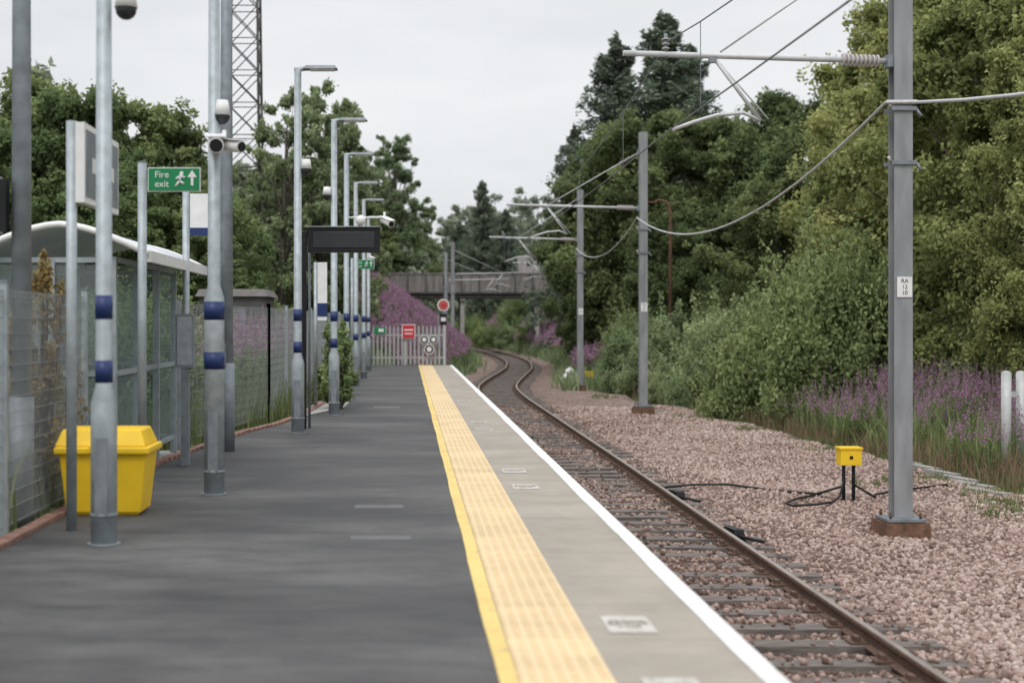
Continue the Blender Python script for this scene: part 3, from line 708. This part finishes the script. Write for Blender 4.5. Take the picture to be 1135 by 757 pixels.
# ------------------------------------------------------------------ bridge
mb=MB(); BY=122; x0,x1=-6,16
mb.box(((x0+x1)/2,BY,3.95),(x1-x0,5.0,0.5),'bridged')
for yy in (BY-2.6,BY+2.6):
    mb.box(((x0+x1)/2,yy,4.95),(x1-x0,0.16,1.5),'bridge'); mb.box(((x0+x1)/2,yy,5.75),(x1-x0,0.3,0.12),'bridge'); mb.box(((x0+x1)/2,yy,4.14),(x1-x0,0.3,0.14),'bridged')
    x=x0
    while x<=x1: mb.box((x,yy-0.1,4.95),(0.14,0.14,1.4),'bridged'); x+=1.5
for x in (4.6,10.9):
    for yy in (BY-2,BY+2): mb.box((x,yy,1.2),(0.35,0.4,5.0),'conc')
    mb.box((x,BY,3.6),(0.4,4.8,0.25),'conc')
for x in (-4.5,15.0): mb.box((x,BY,1.6),(3.2,5,5.2),'conc',None,(3.0,4.8))
mb.build('road_bridge')
def house(x,y,z,w,d,h,rh):
    mb=MB(); mb.b2(x-w/2,x+w/2,y-d/2,y+d/2,z-2,z+h,'render')
    mb.add([(x-w/2-.3,y-d/2-.3,z+h),(x+w/2+.3,y-d/2-.3,z+h),(x+w/2+.3,y+d/2+.3,z+h),(x-w/2-.3,y+d/2+.3,z+h),(x-w/2-.3,y,z+h+rh),(x+w/2+.3,y,z+h+rh)],[(0,1,5,4),(2,3,4,5),(1,2,5),(3,0,4)],'slate')
    for i in (-1,0,1): mb.box((x+i*w*0.3,y-d/2-0.02,z+h-1.3),(1.0,0.08,1.2),'screen'); mb.box((x+i*w*0.3,y-d/2-0.03,z+h-1.95),(1.2,0.14,0.1),'white')
    mb.box((x+w*0.35,y,z+h+rh+0.2),(0.9,0.6,1.3),'brick'); return mb.build('house')
house(16.8,172,2.2,6.5,7,4.6,2.8)

# ------------------------------------------------------------------ foliage
def unit(n,rng):
    v=rng.normal(size=(n,3)); return v/np.linalg.norm(v,axis=1,keepdims=True)
def leaves(C,Rr,nper,ls,rng,flat=0.75,ctint=None,aspect=0.5,updir=0.25,fuzz=0.22):
    k=len(C); n=k*nper; ci=np.repeat(np.arange(k),nper)
    d=unit(n,rng); rad=(0.35+0.65*rng.random(n)**0.6)*(1+fuzz*rng.normal(size=n))
    P=C[ci]+d*rad[:,None]*Rr[ci][:,None]*np.array([1,1,flat])
    nn=d*0.6+unit(n,rng)*0.8+np.array([0,0,updir]); nn/=np.linalg.norm(nn,axis=1,keepdims=True)
    t_=np.cross(nn,unit(n,rng)); t_/=np.linalg.norm(t_,axis=1,keepdims=True)+1e-9; b_=np.cross(nn,t_)
    s=ls*(0.6+0.8*rng.random(n)); s=s[:,None]
    V=np.stack([P-t_*s,P+b_*s*aspect,P+t_*s,P-b_*s*aspect],1).reshape(-1,3)
    F=np.arange(n*4).reshape(n,4)
    if ctint is None: ctint=0.5+0.26*rng.normal(size=k)
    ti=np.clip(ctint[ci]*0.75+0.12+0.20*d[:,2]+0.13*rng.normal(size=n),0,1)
    return V,F,np.repeat(ti,4)
def tubeQ(pts,r,seg=6):
    pts=np.asarray(pts,float); n=len(pts); V=[]
    for i in range(n):
        t_=pts[min(i+1,n-1)]-pts[max(i-1,0)]; t_/=np.linalg.norm(t_)+1e-9
        a=np.array([1,0,0.]) if abs(t_[0])<0.8 else np.array([0,1,0.]); a=a-t_*a.dot(t_); a/=np.linalg.norm(a); b_=np.cross(t_,a)
        for j in range(seg):
            th=2*math.pi*j/seg; V.append(pts[i]+(a*math.cos(th)+b_*math.sin(th))*r[i])
    F=[(i*seg+j,i*seg+(j+1)%seg,(i+1)*seg+(j+1)%seg,(i+1)*seg+j) for i in range(n-1) for j in range(seg)]
    return np.array(V),np.array(F)
def combine(name,tubes,LV,LF,LT,lm,link=False):
    V=[];F=[];mi=[];ti=[];o=0
    for tv,tf in tubes:
        V.append(tv);F.append(tf+o);mi.append(np.zeros(len(tf),int));ti.append(np.full(len(tv),0.5));o+=len(tv)
    V.append(LV);F.append(LF+o);mi.append(np.ones(len(LF),int));ti.append(LT)
    return npmesh(name,np.concatenate(V),np.concatenate(F),[M['bark'],M[lm]],np.concatenate(mi),np.concatenate(ti),link=link)
def deciduous(name,H,R,base,nc,nl,ls,seed,mat,cr=0.26,pw=0.6,lean=0.0,flat=0.8,droop=0.0):
    rng=np.random.default_rng(seed)
    h=rng.beta(1.15,1.15,nc); th=rng.random(nc)*2*math.pi
    prof=np.sin(math.pi*(h*0.82+0.14))**pw
    lob=1+0.22*np.sin(3*th+rng.random()*6+2*h)+0.18*np.sin(5*th+7*h)
    rad=R*prof*lob*np.sqrt(0.1+0.9*rng.random(nc))
    C=np.stack([rad*np.cos(th)+lean*h*R,rad*np.sin(th),base+h*(H-base)+0.022*H*rng.normal(size=nc)*(h>0.6)],-1)
    Rr=R*cr*(0.5+0.9*rng.random(nc))*(1.1-0.45*h)
    V,F,T=leaves(C,Rr,nl,ls,rng,flat)
    m_=int(nc*1.6); ii=rng.integers(0,nc,m_); o_=C[ii]*np.array([1,1,0]); o_/=np.linalg.norm(o_,axis=1,keepdims=True)+1e-9
    C2=C[ii]+(o_*0.8+unit(m_,rng)*0.8+np.array([0,0,0.35-droop]))*Rr[ii][:,None]*1.0
    V2,F2,T2=leaves(C2,0.10*R*np.ones(m_)*(0.5+rng.random(m_)),45,ls,rng,1.0+droop,np.clip(0.65+0.2*rng.normal(size=m_),0,1))
    V=np.concatenate([V,V2]); F=np.concatenate([F,F2+len(V)-len(V2)]); T=np.concatenate([T,T2])
    tubes=[]; tr=H*0.018+0.05
    tp=np.array([[0,0,-0.3],[0.1,0,base*0.6],[0.15*R*0.3,0.1,base+(H-base)*0.4],[lean*R*0.7,0,base+(H-base)*0.9]])
    tubes.append(tubeQ(tp,[tr*1.3,tr,tr*0.6,tr*0.12],8))
    for i in rng.choice(nc,min(nc,40),replace=False):
        zz=max(base*0.5,C[i][2]*0.72-0.5); f=zz/H
        st=np.array([0.1,0.05,zz]); mid=(st+C[i])/2+np.array([0,0,-0.15*R*0.3])
        tubes.append(tubeQ([st,mid,C[i]],[tr*0.4*(1-f*0.7),tr*0.22*(1-f*0.6),0.012],5))
    return combine(name,tubes,V,F,T,mat)
def conifer(name,H,R,base,seed,nb=260,nn=230,ls=0.17):
    rng=np.random.default_rng(seed); tubes=[tubeQ([[0,0,-0.3],[0,0,H*0.5],[0,0,H]],[H*0.018,H*0.01,0.01],8)]
    Vs=[];Ts=[]
    for i in range(nb):
        h=rng.random()**0.8; z=base+h*(H-base); th=rng.random()*6.283; L=R*((1-h)**0.70)*(0.30+0.95*rng.random()**1.2)+0.15
        d=np.array([math.cos(th),math.sin(th),0]); up=0.55*h-0.05+0.15*rng.normal()
        n=int(nn*(0.2+0.8*L/R)); t_=rng.random(n)**0.6
        P=np.array([0,0,z])+d*L*t_[:,None]; P[:,2]+=up*L*t_-0.18*L*t_**2
        side=np.array([-d[1],d[0],0]); w=(0.28*L*(1-t_*0.7)+0.08)
        P+=side*(rng.normal(size=n)*w*0.6)[:,None]; P[:,2]+=rng.normal(size=n)*(0.08*L*0.5+0.09)-0.05
        nv=unit(n,rng)*0.9+np.array([0,0,0.4]); nv/=np.linalg.norm(nv,axis=1,keepdims=True)
        tt=d*0.6+side*(rng.normal(size=(n,1))*0.8)+unit(n,rng)*0.5; tt/=np.linalg.norm(tt,axis=1,keepdims=True)
        bb=np.cross(nv,tt); bb/=np.linalg.norm(bb,axis=1,keepdims=True)+1e-9
        s=(ls*(0.6+0.8*rng.random(n)))[:,None]
        Vs.append(np.stack([P-tt*s,P+bb*s*0.3,P+tt*s,P-bb*s*0.3],1).reshape(-1,3))
        Ts.append(np.repeat(np.clip(0.2+0.5*t_+0.2*rng.normal()+0.12*rng.normal(size=n),0,1),4))
        if i%3==0: tubes.append(tubeQ([[0,0,z],list(np.array([0,0,z])+d*L*0.5+np.array([0,0,up*L*0.5])),list(np.array([0,0,z])+d*L*0.9+np.array([0,0,up*L-0.16*L]))],[0.05,0.03,0.01],4))
    V=np.concatenate(Vs); return combine(name,tubes,V,np.arange(len(V)).reshape(-1,4),np.concatenate(Ts),'conif')
def bush(name,H,R,nc,nl,ls,seed,mat,cr=0.3):
    rng=np.random.default_rng(seed)
    th=rng.random(nc)*6.283; ph=rng.random(nc)
    rr=np.sqrt(0.05+0.95*rng.random(nc))
    C=np.stack([R*rr*np.cos(th)*np.sqrt(1-ph**2*0.7),R*rr*np.sin(th)*np.sqrt(1-ph**2*0.7),H*(0.08+0.8*ph)*(1-0.35*rr**2)],-1)
    Rr=R*cr*(0.55+0.7*rng.random(nc))
    V,F,T=leaves(C,Rr,nl,ls,rng,0.95)
    tubes=[]
    ex=[]; k=int(nc*0.7)
    for i in rng.choice(nc,k,replace=False):
        d=C[i]/np.linalg.norm(C[i])+np.array([0,0,0.8]); d/=np.linalg.norm(d); L=Rr[i]*(1.3+0.7*rng.random())
        n=30; t_=rng.random(n); P=C[i]+d*(L*(0.5+t_*0.7))[:,None]+rng.normal(size=(n,3))*0.06*R*0.5; ex.append(P)
        tubes.append(tubeQ([[C[i][0]*0.3,C[i][1]*0.3,0],C[i],C[i]+d*L*1.1],[0.03,0.015,0.004],4))
    C2=np.concatenate(ex); V2,F2,T2=leaves(C2,np.full(len(C2),0.04),2,ls,rng,1,np.full(len(C2),0.75))
    V_=np.concatenate([V,V2]); F_=np.concatenate([F,F2+len(V)]); T_=np.concatenate([T,T2])
    return combine(name,tubes,V_,F_,T_,mat)
def place(me,name,x,y,s=1.0,rz=0.0,sz=None,z=None):
    o=bpy.data.objects.new(name,me); COL.objects.link(o)
    o.location=(x,y,(float(hgt(x,y)) if z is None else z)-0.05); o.scale=(s,s,s if sz is None else sz); o.rotation_euler=(0,0,rz); return o

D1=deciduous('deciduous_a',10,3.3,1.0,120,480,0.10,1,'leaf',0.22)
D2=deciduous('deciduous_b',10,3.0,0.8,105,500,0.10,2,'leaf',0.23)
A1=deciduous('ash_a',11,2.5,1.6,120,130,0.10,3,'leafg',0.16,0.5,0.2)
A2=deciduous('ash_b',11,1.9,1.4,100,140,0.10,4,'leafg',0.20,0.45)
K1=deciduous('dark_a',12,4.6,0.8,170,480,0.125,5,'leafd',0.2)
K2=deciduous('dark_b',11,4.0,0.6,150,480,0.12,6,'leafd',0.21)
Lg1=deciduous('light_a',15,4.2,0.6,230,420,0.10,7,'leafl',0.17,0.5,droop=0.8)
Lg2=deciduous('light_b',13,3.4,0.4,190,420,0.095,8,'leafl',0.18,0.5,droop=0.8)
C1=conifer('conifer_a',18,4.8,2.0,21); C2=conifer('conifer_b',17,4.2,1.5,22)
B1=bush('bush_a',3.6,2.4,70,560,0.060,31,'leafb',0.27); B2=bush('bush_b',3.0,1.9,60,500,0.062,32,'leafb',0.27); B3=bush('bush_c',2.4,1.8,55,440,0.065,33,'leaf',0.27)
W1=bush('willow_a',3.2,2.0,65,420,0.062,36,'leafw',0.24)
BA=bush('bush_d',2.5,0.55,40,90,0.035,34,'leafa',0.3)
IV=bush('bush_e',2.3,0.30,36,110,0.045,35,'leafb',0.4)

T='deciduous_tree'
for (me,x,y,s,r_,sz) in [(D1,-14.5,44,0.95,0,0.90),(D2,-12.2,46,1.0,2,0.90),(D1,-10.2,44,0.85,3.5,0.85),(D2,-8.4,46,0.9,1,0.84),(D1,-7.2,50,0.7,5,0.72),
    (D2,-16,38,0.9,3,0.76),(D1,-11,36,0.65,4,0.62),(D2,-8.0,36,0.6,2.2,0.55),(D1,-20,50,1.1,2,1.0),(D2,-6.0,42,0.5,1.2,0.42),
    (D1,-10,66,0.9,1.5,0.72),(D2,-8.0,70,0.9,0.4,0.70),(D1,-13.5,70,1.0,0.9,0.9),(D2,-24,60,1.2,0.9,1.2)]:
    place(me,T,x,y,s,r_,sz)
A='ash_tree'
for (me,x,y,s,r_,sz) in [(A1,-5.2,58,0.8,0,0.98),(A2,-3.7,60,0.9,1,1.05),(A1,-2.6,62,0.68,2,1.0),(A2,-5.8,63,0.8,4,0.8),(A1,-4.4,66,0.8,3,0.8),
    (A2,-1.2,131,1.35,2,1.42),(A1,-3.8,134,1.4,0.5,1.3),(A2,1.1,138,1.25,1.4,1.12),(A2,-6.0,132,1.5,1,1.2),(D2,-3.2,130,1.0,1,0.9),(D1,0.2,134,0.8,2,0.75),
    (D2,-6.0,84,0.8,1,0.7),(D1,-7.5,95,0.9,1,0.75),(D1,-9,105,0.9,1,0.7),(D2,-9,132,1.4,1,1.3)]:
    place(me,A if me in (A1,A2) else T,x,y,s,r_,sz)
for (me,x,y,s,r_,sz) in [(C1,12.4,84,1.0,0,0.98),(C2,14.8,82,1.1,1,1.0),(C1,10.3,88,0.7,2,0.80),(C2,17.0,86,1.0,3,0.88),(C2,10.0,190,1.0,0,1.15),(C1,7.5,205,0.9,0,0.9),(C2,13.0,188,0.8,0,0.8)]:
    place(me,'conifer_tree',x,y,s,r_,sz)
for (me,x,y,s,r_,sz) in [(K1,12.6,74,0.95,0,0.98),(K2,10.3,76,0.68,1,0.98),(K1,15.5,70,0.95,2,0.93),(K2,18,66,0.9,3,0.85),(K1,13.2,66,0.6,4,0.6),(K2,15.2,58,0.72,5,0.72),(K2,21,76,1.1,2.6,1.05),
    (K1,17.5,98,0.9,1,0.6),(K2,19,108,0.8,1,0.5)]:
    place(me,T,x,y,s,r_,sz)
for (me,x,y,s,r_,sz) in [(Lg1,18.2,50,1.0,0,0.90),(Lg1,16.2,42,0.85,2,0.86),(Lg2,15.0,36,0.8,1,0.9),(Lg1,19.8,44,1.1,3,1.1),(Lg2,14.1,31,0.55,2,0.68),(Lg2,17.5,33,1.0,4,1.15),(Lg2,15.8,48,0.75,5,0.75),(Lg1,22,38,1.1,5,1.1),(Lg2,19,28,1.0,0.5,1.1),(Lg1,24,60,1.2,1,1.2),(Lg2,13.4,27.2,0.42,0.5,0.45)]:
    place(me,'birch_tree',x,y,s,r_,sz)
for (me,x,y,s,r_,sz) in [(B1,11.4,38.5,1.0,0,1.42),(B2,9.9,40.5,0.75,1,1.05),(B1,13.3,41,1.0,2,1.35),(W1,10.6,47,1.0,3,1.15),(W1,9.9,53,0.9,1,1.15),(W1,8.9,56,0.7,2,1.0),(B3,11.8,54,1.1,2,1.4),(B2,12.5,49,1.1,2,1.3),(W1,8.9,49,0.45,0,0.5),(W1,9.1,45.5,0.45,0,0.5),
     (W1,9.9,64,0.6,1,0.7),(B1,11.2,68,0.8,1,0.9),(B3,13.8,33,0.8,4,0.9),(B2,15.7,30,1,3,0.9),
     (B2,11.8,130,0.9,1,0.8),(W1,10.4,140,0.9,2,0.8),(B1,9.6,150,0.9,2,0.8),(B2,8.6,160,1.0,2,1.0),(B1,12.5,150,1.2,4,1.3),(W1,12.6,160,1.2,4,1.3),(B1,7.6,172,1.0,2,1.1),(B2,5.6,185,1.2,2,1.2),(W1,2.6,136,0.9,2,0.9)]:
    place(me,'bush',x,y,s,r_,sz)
for (me,x,y,s,r_,sz) in [(B3,-4.6,22,0.7,0,0.7),(B2,-4.6,25.5,0.7,1,0.62),(B3,-4.3,29,0.75,2,0.75),(W1,-4.0,40,0.8,3,0.65),(B2,-3.7,46,0.8,3,0.75),(B3,-3.6,52,0.8,3,0.8),(B1,-6.5,33,0.9,3,0.7),(B2,-7,20,1.1,1,0.7),(B1,-6.5,14,0.9,1,0.6),(B3,-6,27,1,1,0.8),(W1,-5.3,10.5,0.7,1,0.6),(B2,-5.0,8.0,0.7,1,0.6),(B3,-3.8,60,0.8,1,0.8),(B2,-4.5,72,1.0,1,0.9)]:
    place(me,'bush',x,y,s,r_,sz)
place(BA,'autumn_shrub',-3.45,13.2,0.85,0,1.0); place(BA,'autumn_shrub',-3.6,12.0,0.7,2,0.7)
place(IV,'climbing_plant',-1.36,26.6,1.0,0,1.0,0.0); place(IV,'climbing_plant',-1.5,31.5,1.1,2,0.9,0.0); place(IV,'climbing_plant',-1.6,29.2,1.1,2,0.5,0.0)

rng=np.random.default_rng(77); C=[];Rr=[]
def massline(x0,x1,y0,y1,n,hmin,hmax,cm=16):
    for i in range(n):
        x=rng.uniform(x0,x1); y=rng.uniform(y0,y1); Hh=rng.uniform(hmin,hmax); g0=float(hgt(x,y))
        for j in range(cm):
            f=rng.random(); w=2.6*math.sin(math.pi*(0.2+0.75*f))
            C.append((x+rng.normal()*w*0.7,y+rng.normal()*w*0.7,g0+Hh*f)); Rr.append(rng.uniform(0.8,1.6)*(1.2-0.6*f))
massline(-30,-8,85,125,36,6,10); massline(-8,1.5,150,210,36,9,14); massline(2,30,205,240,44,11,18); massline(-10,18,215,245,40,15,20); massline(20,60,80,190,70,10,17); massline(-60,-16,55,120,50,9,13)
massline(-6,1,128,150,14,4,7); massline(17,30,130,150,20,4,7); massline(13,20,152,166,10,3,5.5); massline(-100,100,260,330,110,10,16); massline(27,50,20,80,40,10,15); massline(-45,-18,5,50,36,7,10)
C=np.array(C);Rr=np.array(Rr)
V,F,Tt=leaves(C,Rr,95,0.28,rng,0.85); npmesh('distant_trees',V,F,[M['leafhaze']],tint=Tt)

# ------------------------------------------------------------------ grasses and willowherb
def blades(name,px,py,hh,mat,rng,w=0.012,lean=0.35,per=6,spread=0.12,zf=None):
    n=len(px)*per; ii=np.repeat(np.arange(len(px)),per)
    x=px[ii]+rng.normal(size=n)*spread; y=py[ii]+rng.normal(size=n)*spread; z=(zf or hgt)(x,y)-0.02
    h_=hh[ii]*(0.6+0.6*rng.random(n)); th=rng.random(n)*6.283; ln=lean*rng.random(n)*h_; th2=rng.random(n)*6.283
    wx=np.cos(th)*w;wy=np.sin(th)*w; dx=np.cos(th2)*ln;dy=np.sin(th2)*ln
    B=np.stack([x,y,z],-1); W=np.stack([wx,wy,0*wx],-1); Mi=B+np.stack([dx*0.3,dy*0.3,h_*0.6],-1); Tp=B+np.stack([dx,dy,h_],-1)
    V=np.stack([B-W,B+W,Mi+W*0.8,Mi-W*0.8,Tp+W*0.15,Tp-W*0.15],1).reshape(-1,3)
    o=(np.arange(n)*6)[:,None]; F=np.concatenate([o+np.array([[0,1,2,3]]),o+np.array([[3,2,4,5]])])
    ti=np.clip(np.repeat(0.2+0.6*rng.random(len(px)),per)+0.15*rng.normal(size=n),0,1)
    return npmesh(name,V,F,[M[mat]],tint=np.repeat(ti,6))
rng=np.random.default_rng(5)
n=5200; py=20*np.exp(rng.random(n)*math.log(75/20)); off=0.1+np.abs(rng.normal(size=n))*1.7; px=vr(py)+off+0.3*np.sin(py*1.1)
blades('verge_grass',px,py,(0.10+0.22*rng.random(n))*(0.6+0.5*np.clip(off,0,1.5)),'grass',rng,0.012,0.9,10,0.14)
n=1000; py=22*np.exp(rng.random(n)*math.log(60/22)); px=vr(py)+0.2+np.abs(rng.normal(size=n))*1.3
blades('dry_stalks',px,py,0.25+0.45*rng.random(n),'straw',rng,0.009,0.5,6,0.12)
cx=np.array([8.9,9.2,8.4,7.9,8.7,9.0,8.0,7.3,8.6,7.2,8.9]); cy=np.array([21.2,22.6,20.3,23.5,19.4,24.5,40,44,36,52,30]); 
px=np.repeat(cx,26)+rng.normal(size=26*11)*0.28; py=np.repeat(cy,26)+rng.normal(size=26*11)*0.4
blades('ballast_weeds',px,py,0.07+0.1*rng.random(len(px)),'grass',rng,0.012,0.9,7,0.05,zf=lambda x,y:bz(x,y))
n=1800; py=6+rng.random(n)*52; px=pl(py)-0.35-np.abs(rng.normal(size=n))*0.9
k_=~((py>13.3)&(py<18.4)); px=px[k_];py=py[k_]; blades('verge_grass',px,py,0.2+0.5*rng.random(len(px)),'grass',rng,0.014,0.5,8,0.12)
n=12000; py=56+rng.random(n)**0.8*130; sd=rng.random(n)<0.4; off=2.6+rng.random(n)*7; px=np.where(sd,tc(py)-off,tc(py)+off)
blades('bank_grass',px,py,0.4+0.5*rng.random(n),'leafw',rng,0.04,0.7,6,0.3)
n=1100; py=25+rng.random(n)*36; px=vr(py)+0.7+rng.random(n)*2.4
blades('tall_weeds',px,py,0.5+0.6*rng.random(n),'leafb',rng,0.016,0.5,8,0.16)

def willowherb(name,px,py,hh,rng,fs=1.0,nl=26,nf=34):
    n=len(px); z=hgt(px,py)
    th=rng.random(n)*6.283; ln=0.12*rng.random(n)*hh; ax=np.cos(th)*ln; ay=np.sin(th)*ln
    B=np.stack([px,py,z],-1); T_=B+np.stack([ax,ay,hh],-1)
    W=np.stack([np.cos(th+1.5)*0.008*fs,np.sin(th+1.5)*0.008*fs,0*th],-1)
    SV=np.stack([B-W,B+W,T_+W*0.3,T_-W*0.3],1).reshape(-1,3); SF=np.arange(n*4).reshape(n,4); ST=np.repeat(0.4+0.3*rng.random(n),4)
    ii=np.repeat(np.arange(n),nl); t_=0.08+0.66*rng.random(n*nl); P=B[ii]+(T_-B)[ii]*t_[:,None]
    a=rng.random(n*nl)*6.283; d=np.stack([np.cos(a),np.sin(a),0.35-0.5*rng.random(n*nl)],-1); L=(0.09+0.07*rng.random(n*nl))*fs; sd=np.stack([-np.sin(a),np.cos(a),0*a],-1)*(0.016*fs)
    c=P+d*L[:,None]*0.5; e=P+d*L[:,None]
    LV=np.stack([P,c+sd,e,c-sd],1).reshape(-1,3); LF=np.arange(len(P)*4).reshape(-1,4); LT=np.repeat(np.clip(0.2+0.6*t_+0.15*rng.normal(size=len(t_)),0,1),4)
    ii=np.repeat(np.arange(n),nf); u=rng.random(n*nf); t_=0.72+0.28*u; P=B[ii]+(T_-B)[ii]*t_[:,None]
    a=rng.random(n*nf)*6.283; rr=(0.05*(1-u)+0.008)*fs; P=P+np.stack([np.cos(a)*rr,np.sin(a)*rr,0*a],-1)
    nv=unit(n*nf,rng); t2=np.cross(nv,unit(n*nf,rng)); t2/=np.linalg.norm(t2,axis=1,keepdims=True); b2=np.cross(nv,t2); s=(0.018*fs*(1.2-0.7*u))[:,None]
    FV=np.stack([P-t2*s,P+b2*s,P+t2*s,P-b2*s],1).reshape(-1,3); FF=np.arange(len(P)*4).reshape(-1,4); FT=np.repeat(rng.random(n*nf),4)
    V=np.concatenate([SV,LV,FV]); F=np.concatenate([SF,LF+len(SV),FF+len(SV)+len(LV)]); mi=np.concatenate([np.zeros(len(SF)+len(LF)),np.ones(len(FF))])
    npmesh(name,V,F,[M['leafb'],M['purple']],mi,np.concatenate([ST,LT,FT]))
n=1700; py=24.5+rng.random(n)*14; px=vr(py)+0.5+rng.random(n)**0.8*4.2
keepw=(np.sin(px*1.9+py*0.8)+np.sin(py*1.7-px))>-0.9; px=px[keepw]; py=py[keepw]; n=len(px)
willowherb('willowherb',px,py,0.75+0.95*rng.random(n)*np.clip((px-vr(py))/1.8,0.3,1)+0.1,rng)
n=420; py=24+rng.random(n)*28; px=pl(py)-0.9-rng.random(n)*1.4
willowherb('willowherb',px,py,1.4+0.6*rng.random(n),rng,1.3)
n=4200; py=59+rng.random(n)*59; px=tc(py)-3.1-rng.random(n)**0.8*7.5
willowherb('willowherb',px,py,0.9+0.7*rng.random(n),rng,2.7,14,24)
n=5000; py=66+rng.random(n)*115; px=tc(py)+3.1+rng.random(n)*5.8
willowherb('willowherb',px,py,0.9+0.7*rng.random(n),rng,2.9,12,20)

# ------------------------------------------------------------------ world, sun, camera
w=bpy.data.worlds.new('World'); scene.world=w; w.use_nodes=True; nt=w.node_tree; bg=nt.nodes['Background']
sky=nt.nodes.new('ShaderNodeTexSky'); sky.sky_type='NISHITA'; sky.sun_disc=False; sky.sun_elevation=math.radians(52); sky.sun_rotation=math.radians(200)
sc=nt.nodes.new('ShaderNodeVectorMath'); sc.operation='SCALE'; sc.inputs['Scale'].default_value=0.08; nt.links.new(sky.outputs[0],sc.inputs[0])
tcn=nt.nodes.new('ShaderNodeTexCoord'); mp=nt.nodes.new('ShaderNodeMapping'); mp.inputs['Scale'].default_value=(1.2,1.2,5.5); nt.links.new(tcn.outputs['Generated'],mp.inputs['Vector'])
nz=nt.nodes.new('ShaderNodeTexNoise'); nz.inputs['Scale'].default_value=1.9; nz.inputs['Detail'].default_value=5; nz.inputs['Roughness'].default_value=0.5; nt.links.new(mp.outputs[0],nz.inputs['Vector'])
cr=ramp(nt,[(0.33,(0.73,0.75,0.785)),(0.67,(0.92,0.93,0.94))]); nt.links.new(nz.outputs['Fac'],cr.inputs['Fac'])
sp=nt.nodes.new('ShaderNodeSeparateXYZ'); nt.links.new(tcn.outputs['Generated'],sp.inputs[0])
mr=nt.nodes.new('ShaderNodeMapRange'); mr.inputs['From Min'].default_value=0.22; mr.inputs['From Max'].default_value=1.0; mr.inputs['To Min'].default_value=1.0; mr.inputs['To Max'].default_value=2.1; nt.links.new(sp.outputs['Z'],mr.inputs['Value'])
sc2=nt.nodes.new('ShaderNodeVectorMath'); sc2.operation='SCALE'; nt.links.new(cr.outputs['Color'],sc2.inputs[0]); nt.links.new(mr.outputs['Result'],sc2.inputs['Scale'])
c=mixc(nt,sc.outputs[0],sc2.outputs[0],0.94)
nt.links.new(c,bg.inputs['Color']); bg.inputs['Strength'].default_value=1.0
su=bpy.data.lights.new('sun','SUN'); su.energy=1.2; su.angle=math.radians(20); su.color=(1,0.97,0.93)
so=bpy.data.objects.new('sun',su); COL.objects.link(so)
az=math.radians(200); el=math.radians(52)
dirv=Vector((math.sin(az)*math.cos(el),math.cos(az)*math.cos(el),math.sin(el)))
so.rotation_euler=dirv.to_track_quat('Z','Y').to_euler(); so.location=(0,0,30)

cam=bpy.data.cameras.new('camera'); co=bpy.data.objects.new('camera',cam); COL.objects.link(co)
co.location=(0,0,1.6); co.rotation_euler=(math.radians(90),0,0); cam.lens=50; cam.sensor_width=36; cam.shift_x=0.1018; cam.shift_y=-0.018
cam.clip_start=0.1; cam.clip_end=3000
cam.dof.use_dof=True; cam.dof.focus_distance=20; cam.dof.aperture_fstop=1.35
scene.camera=co
scene.view_settings.view_transform='Standard'; scene.view_settings.look='None'; scene.view_settings.exposure=0
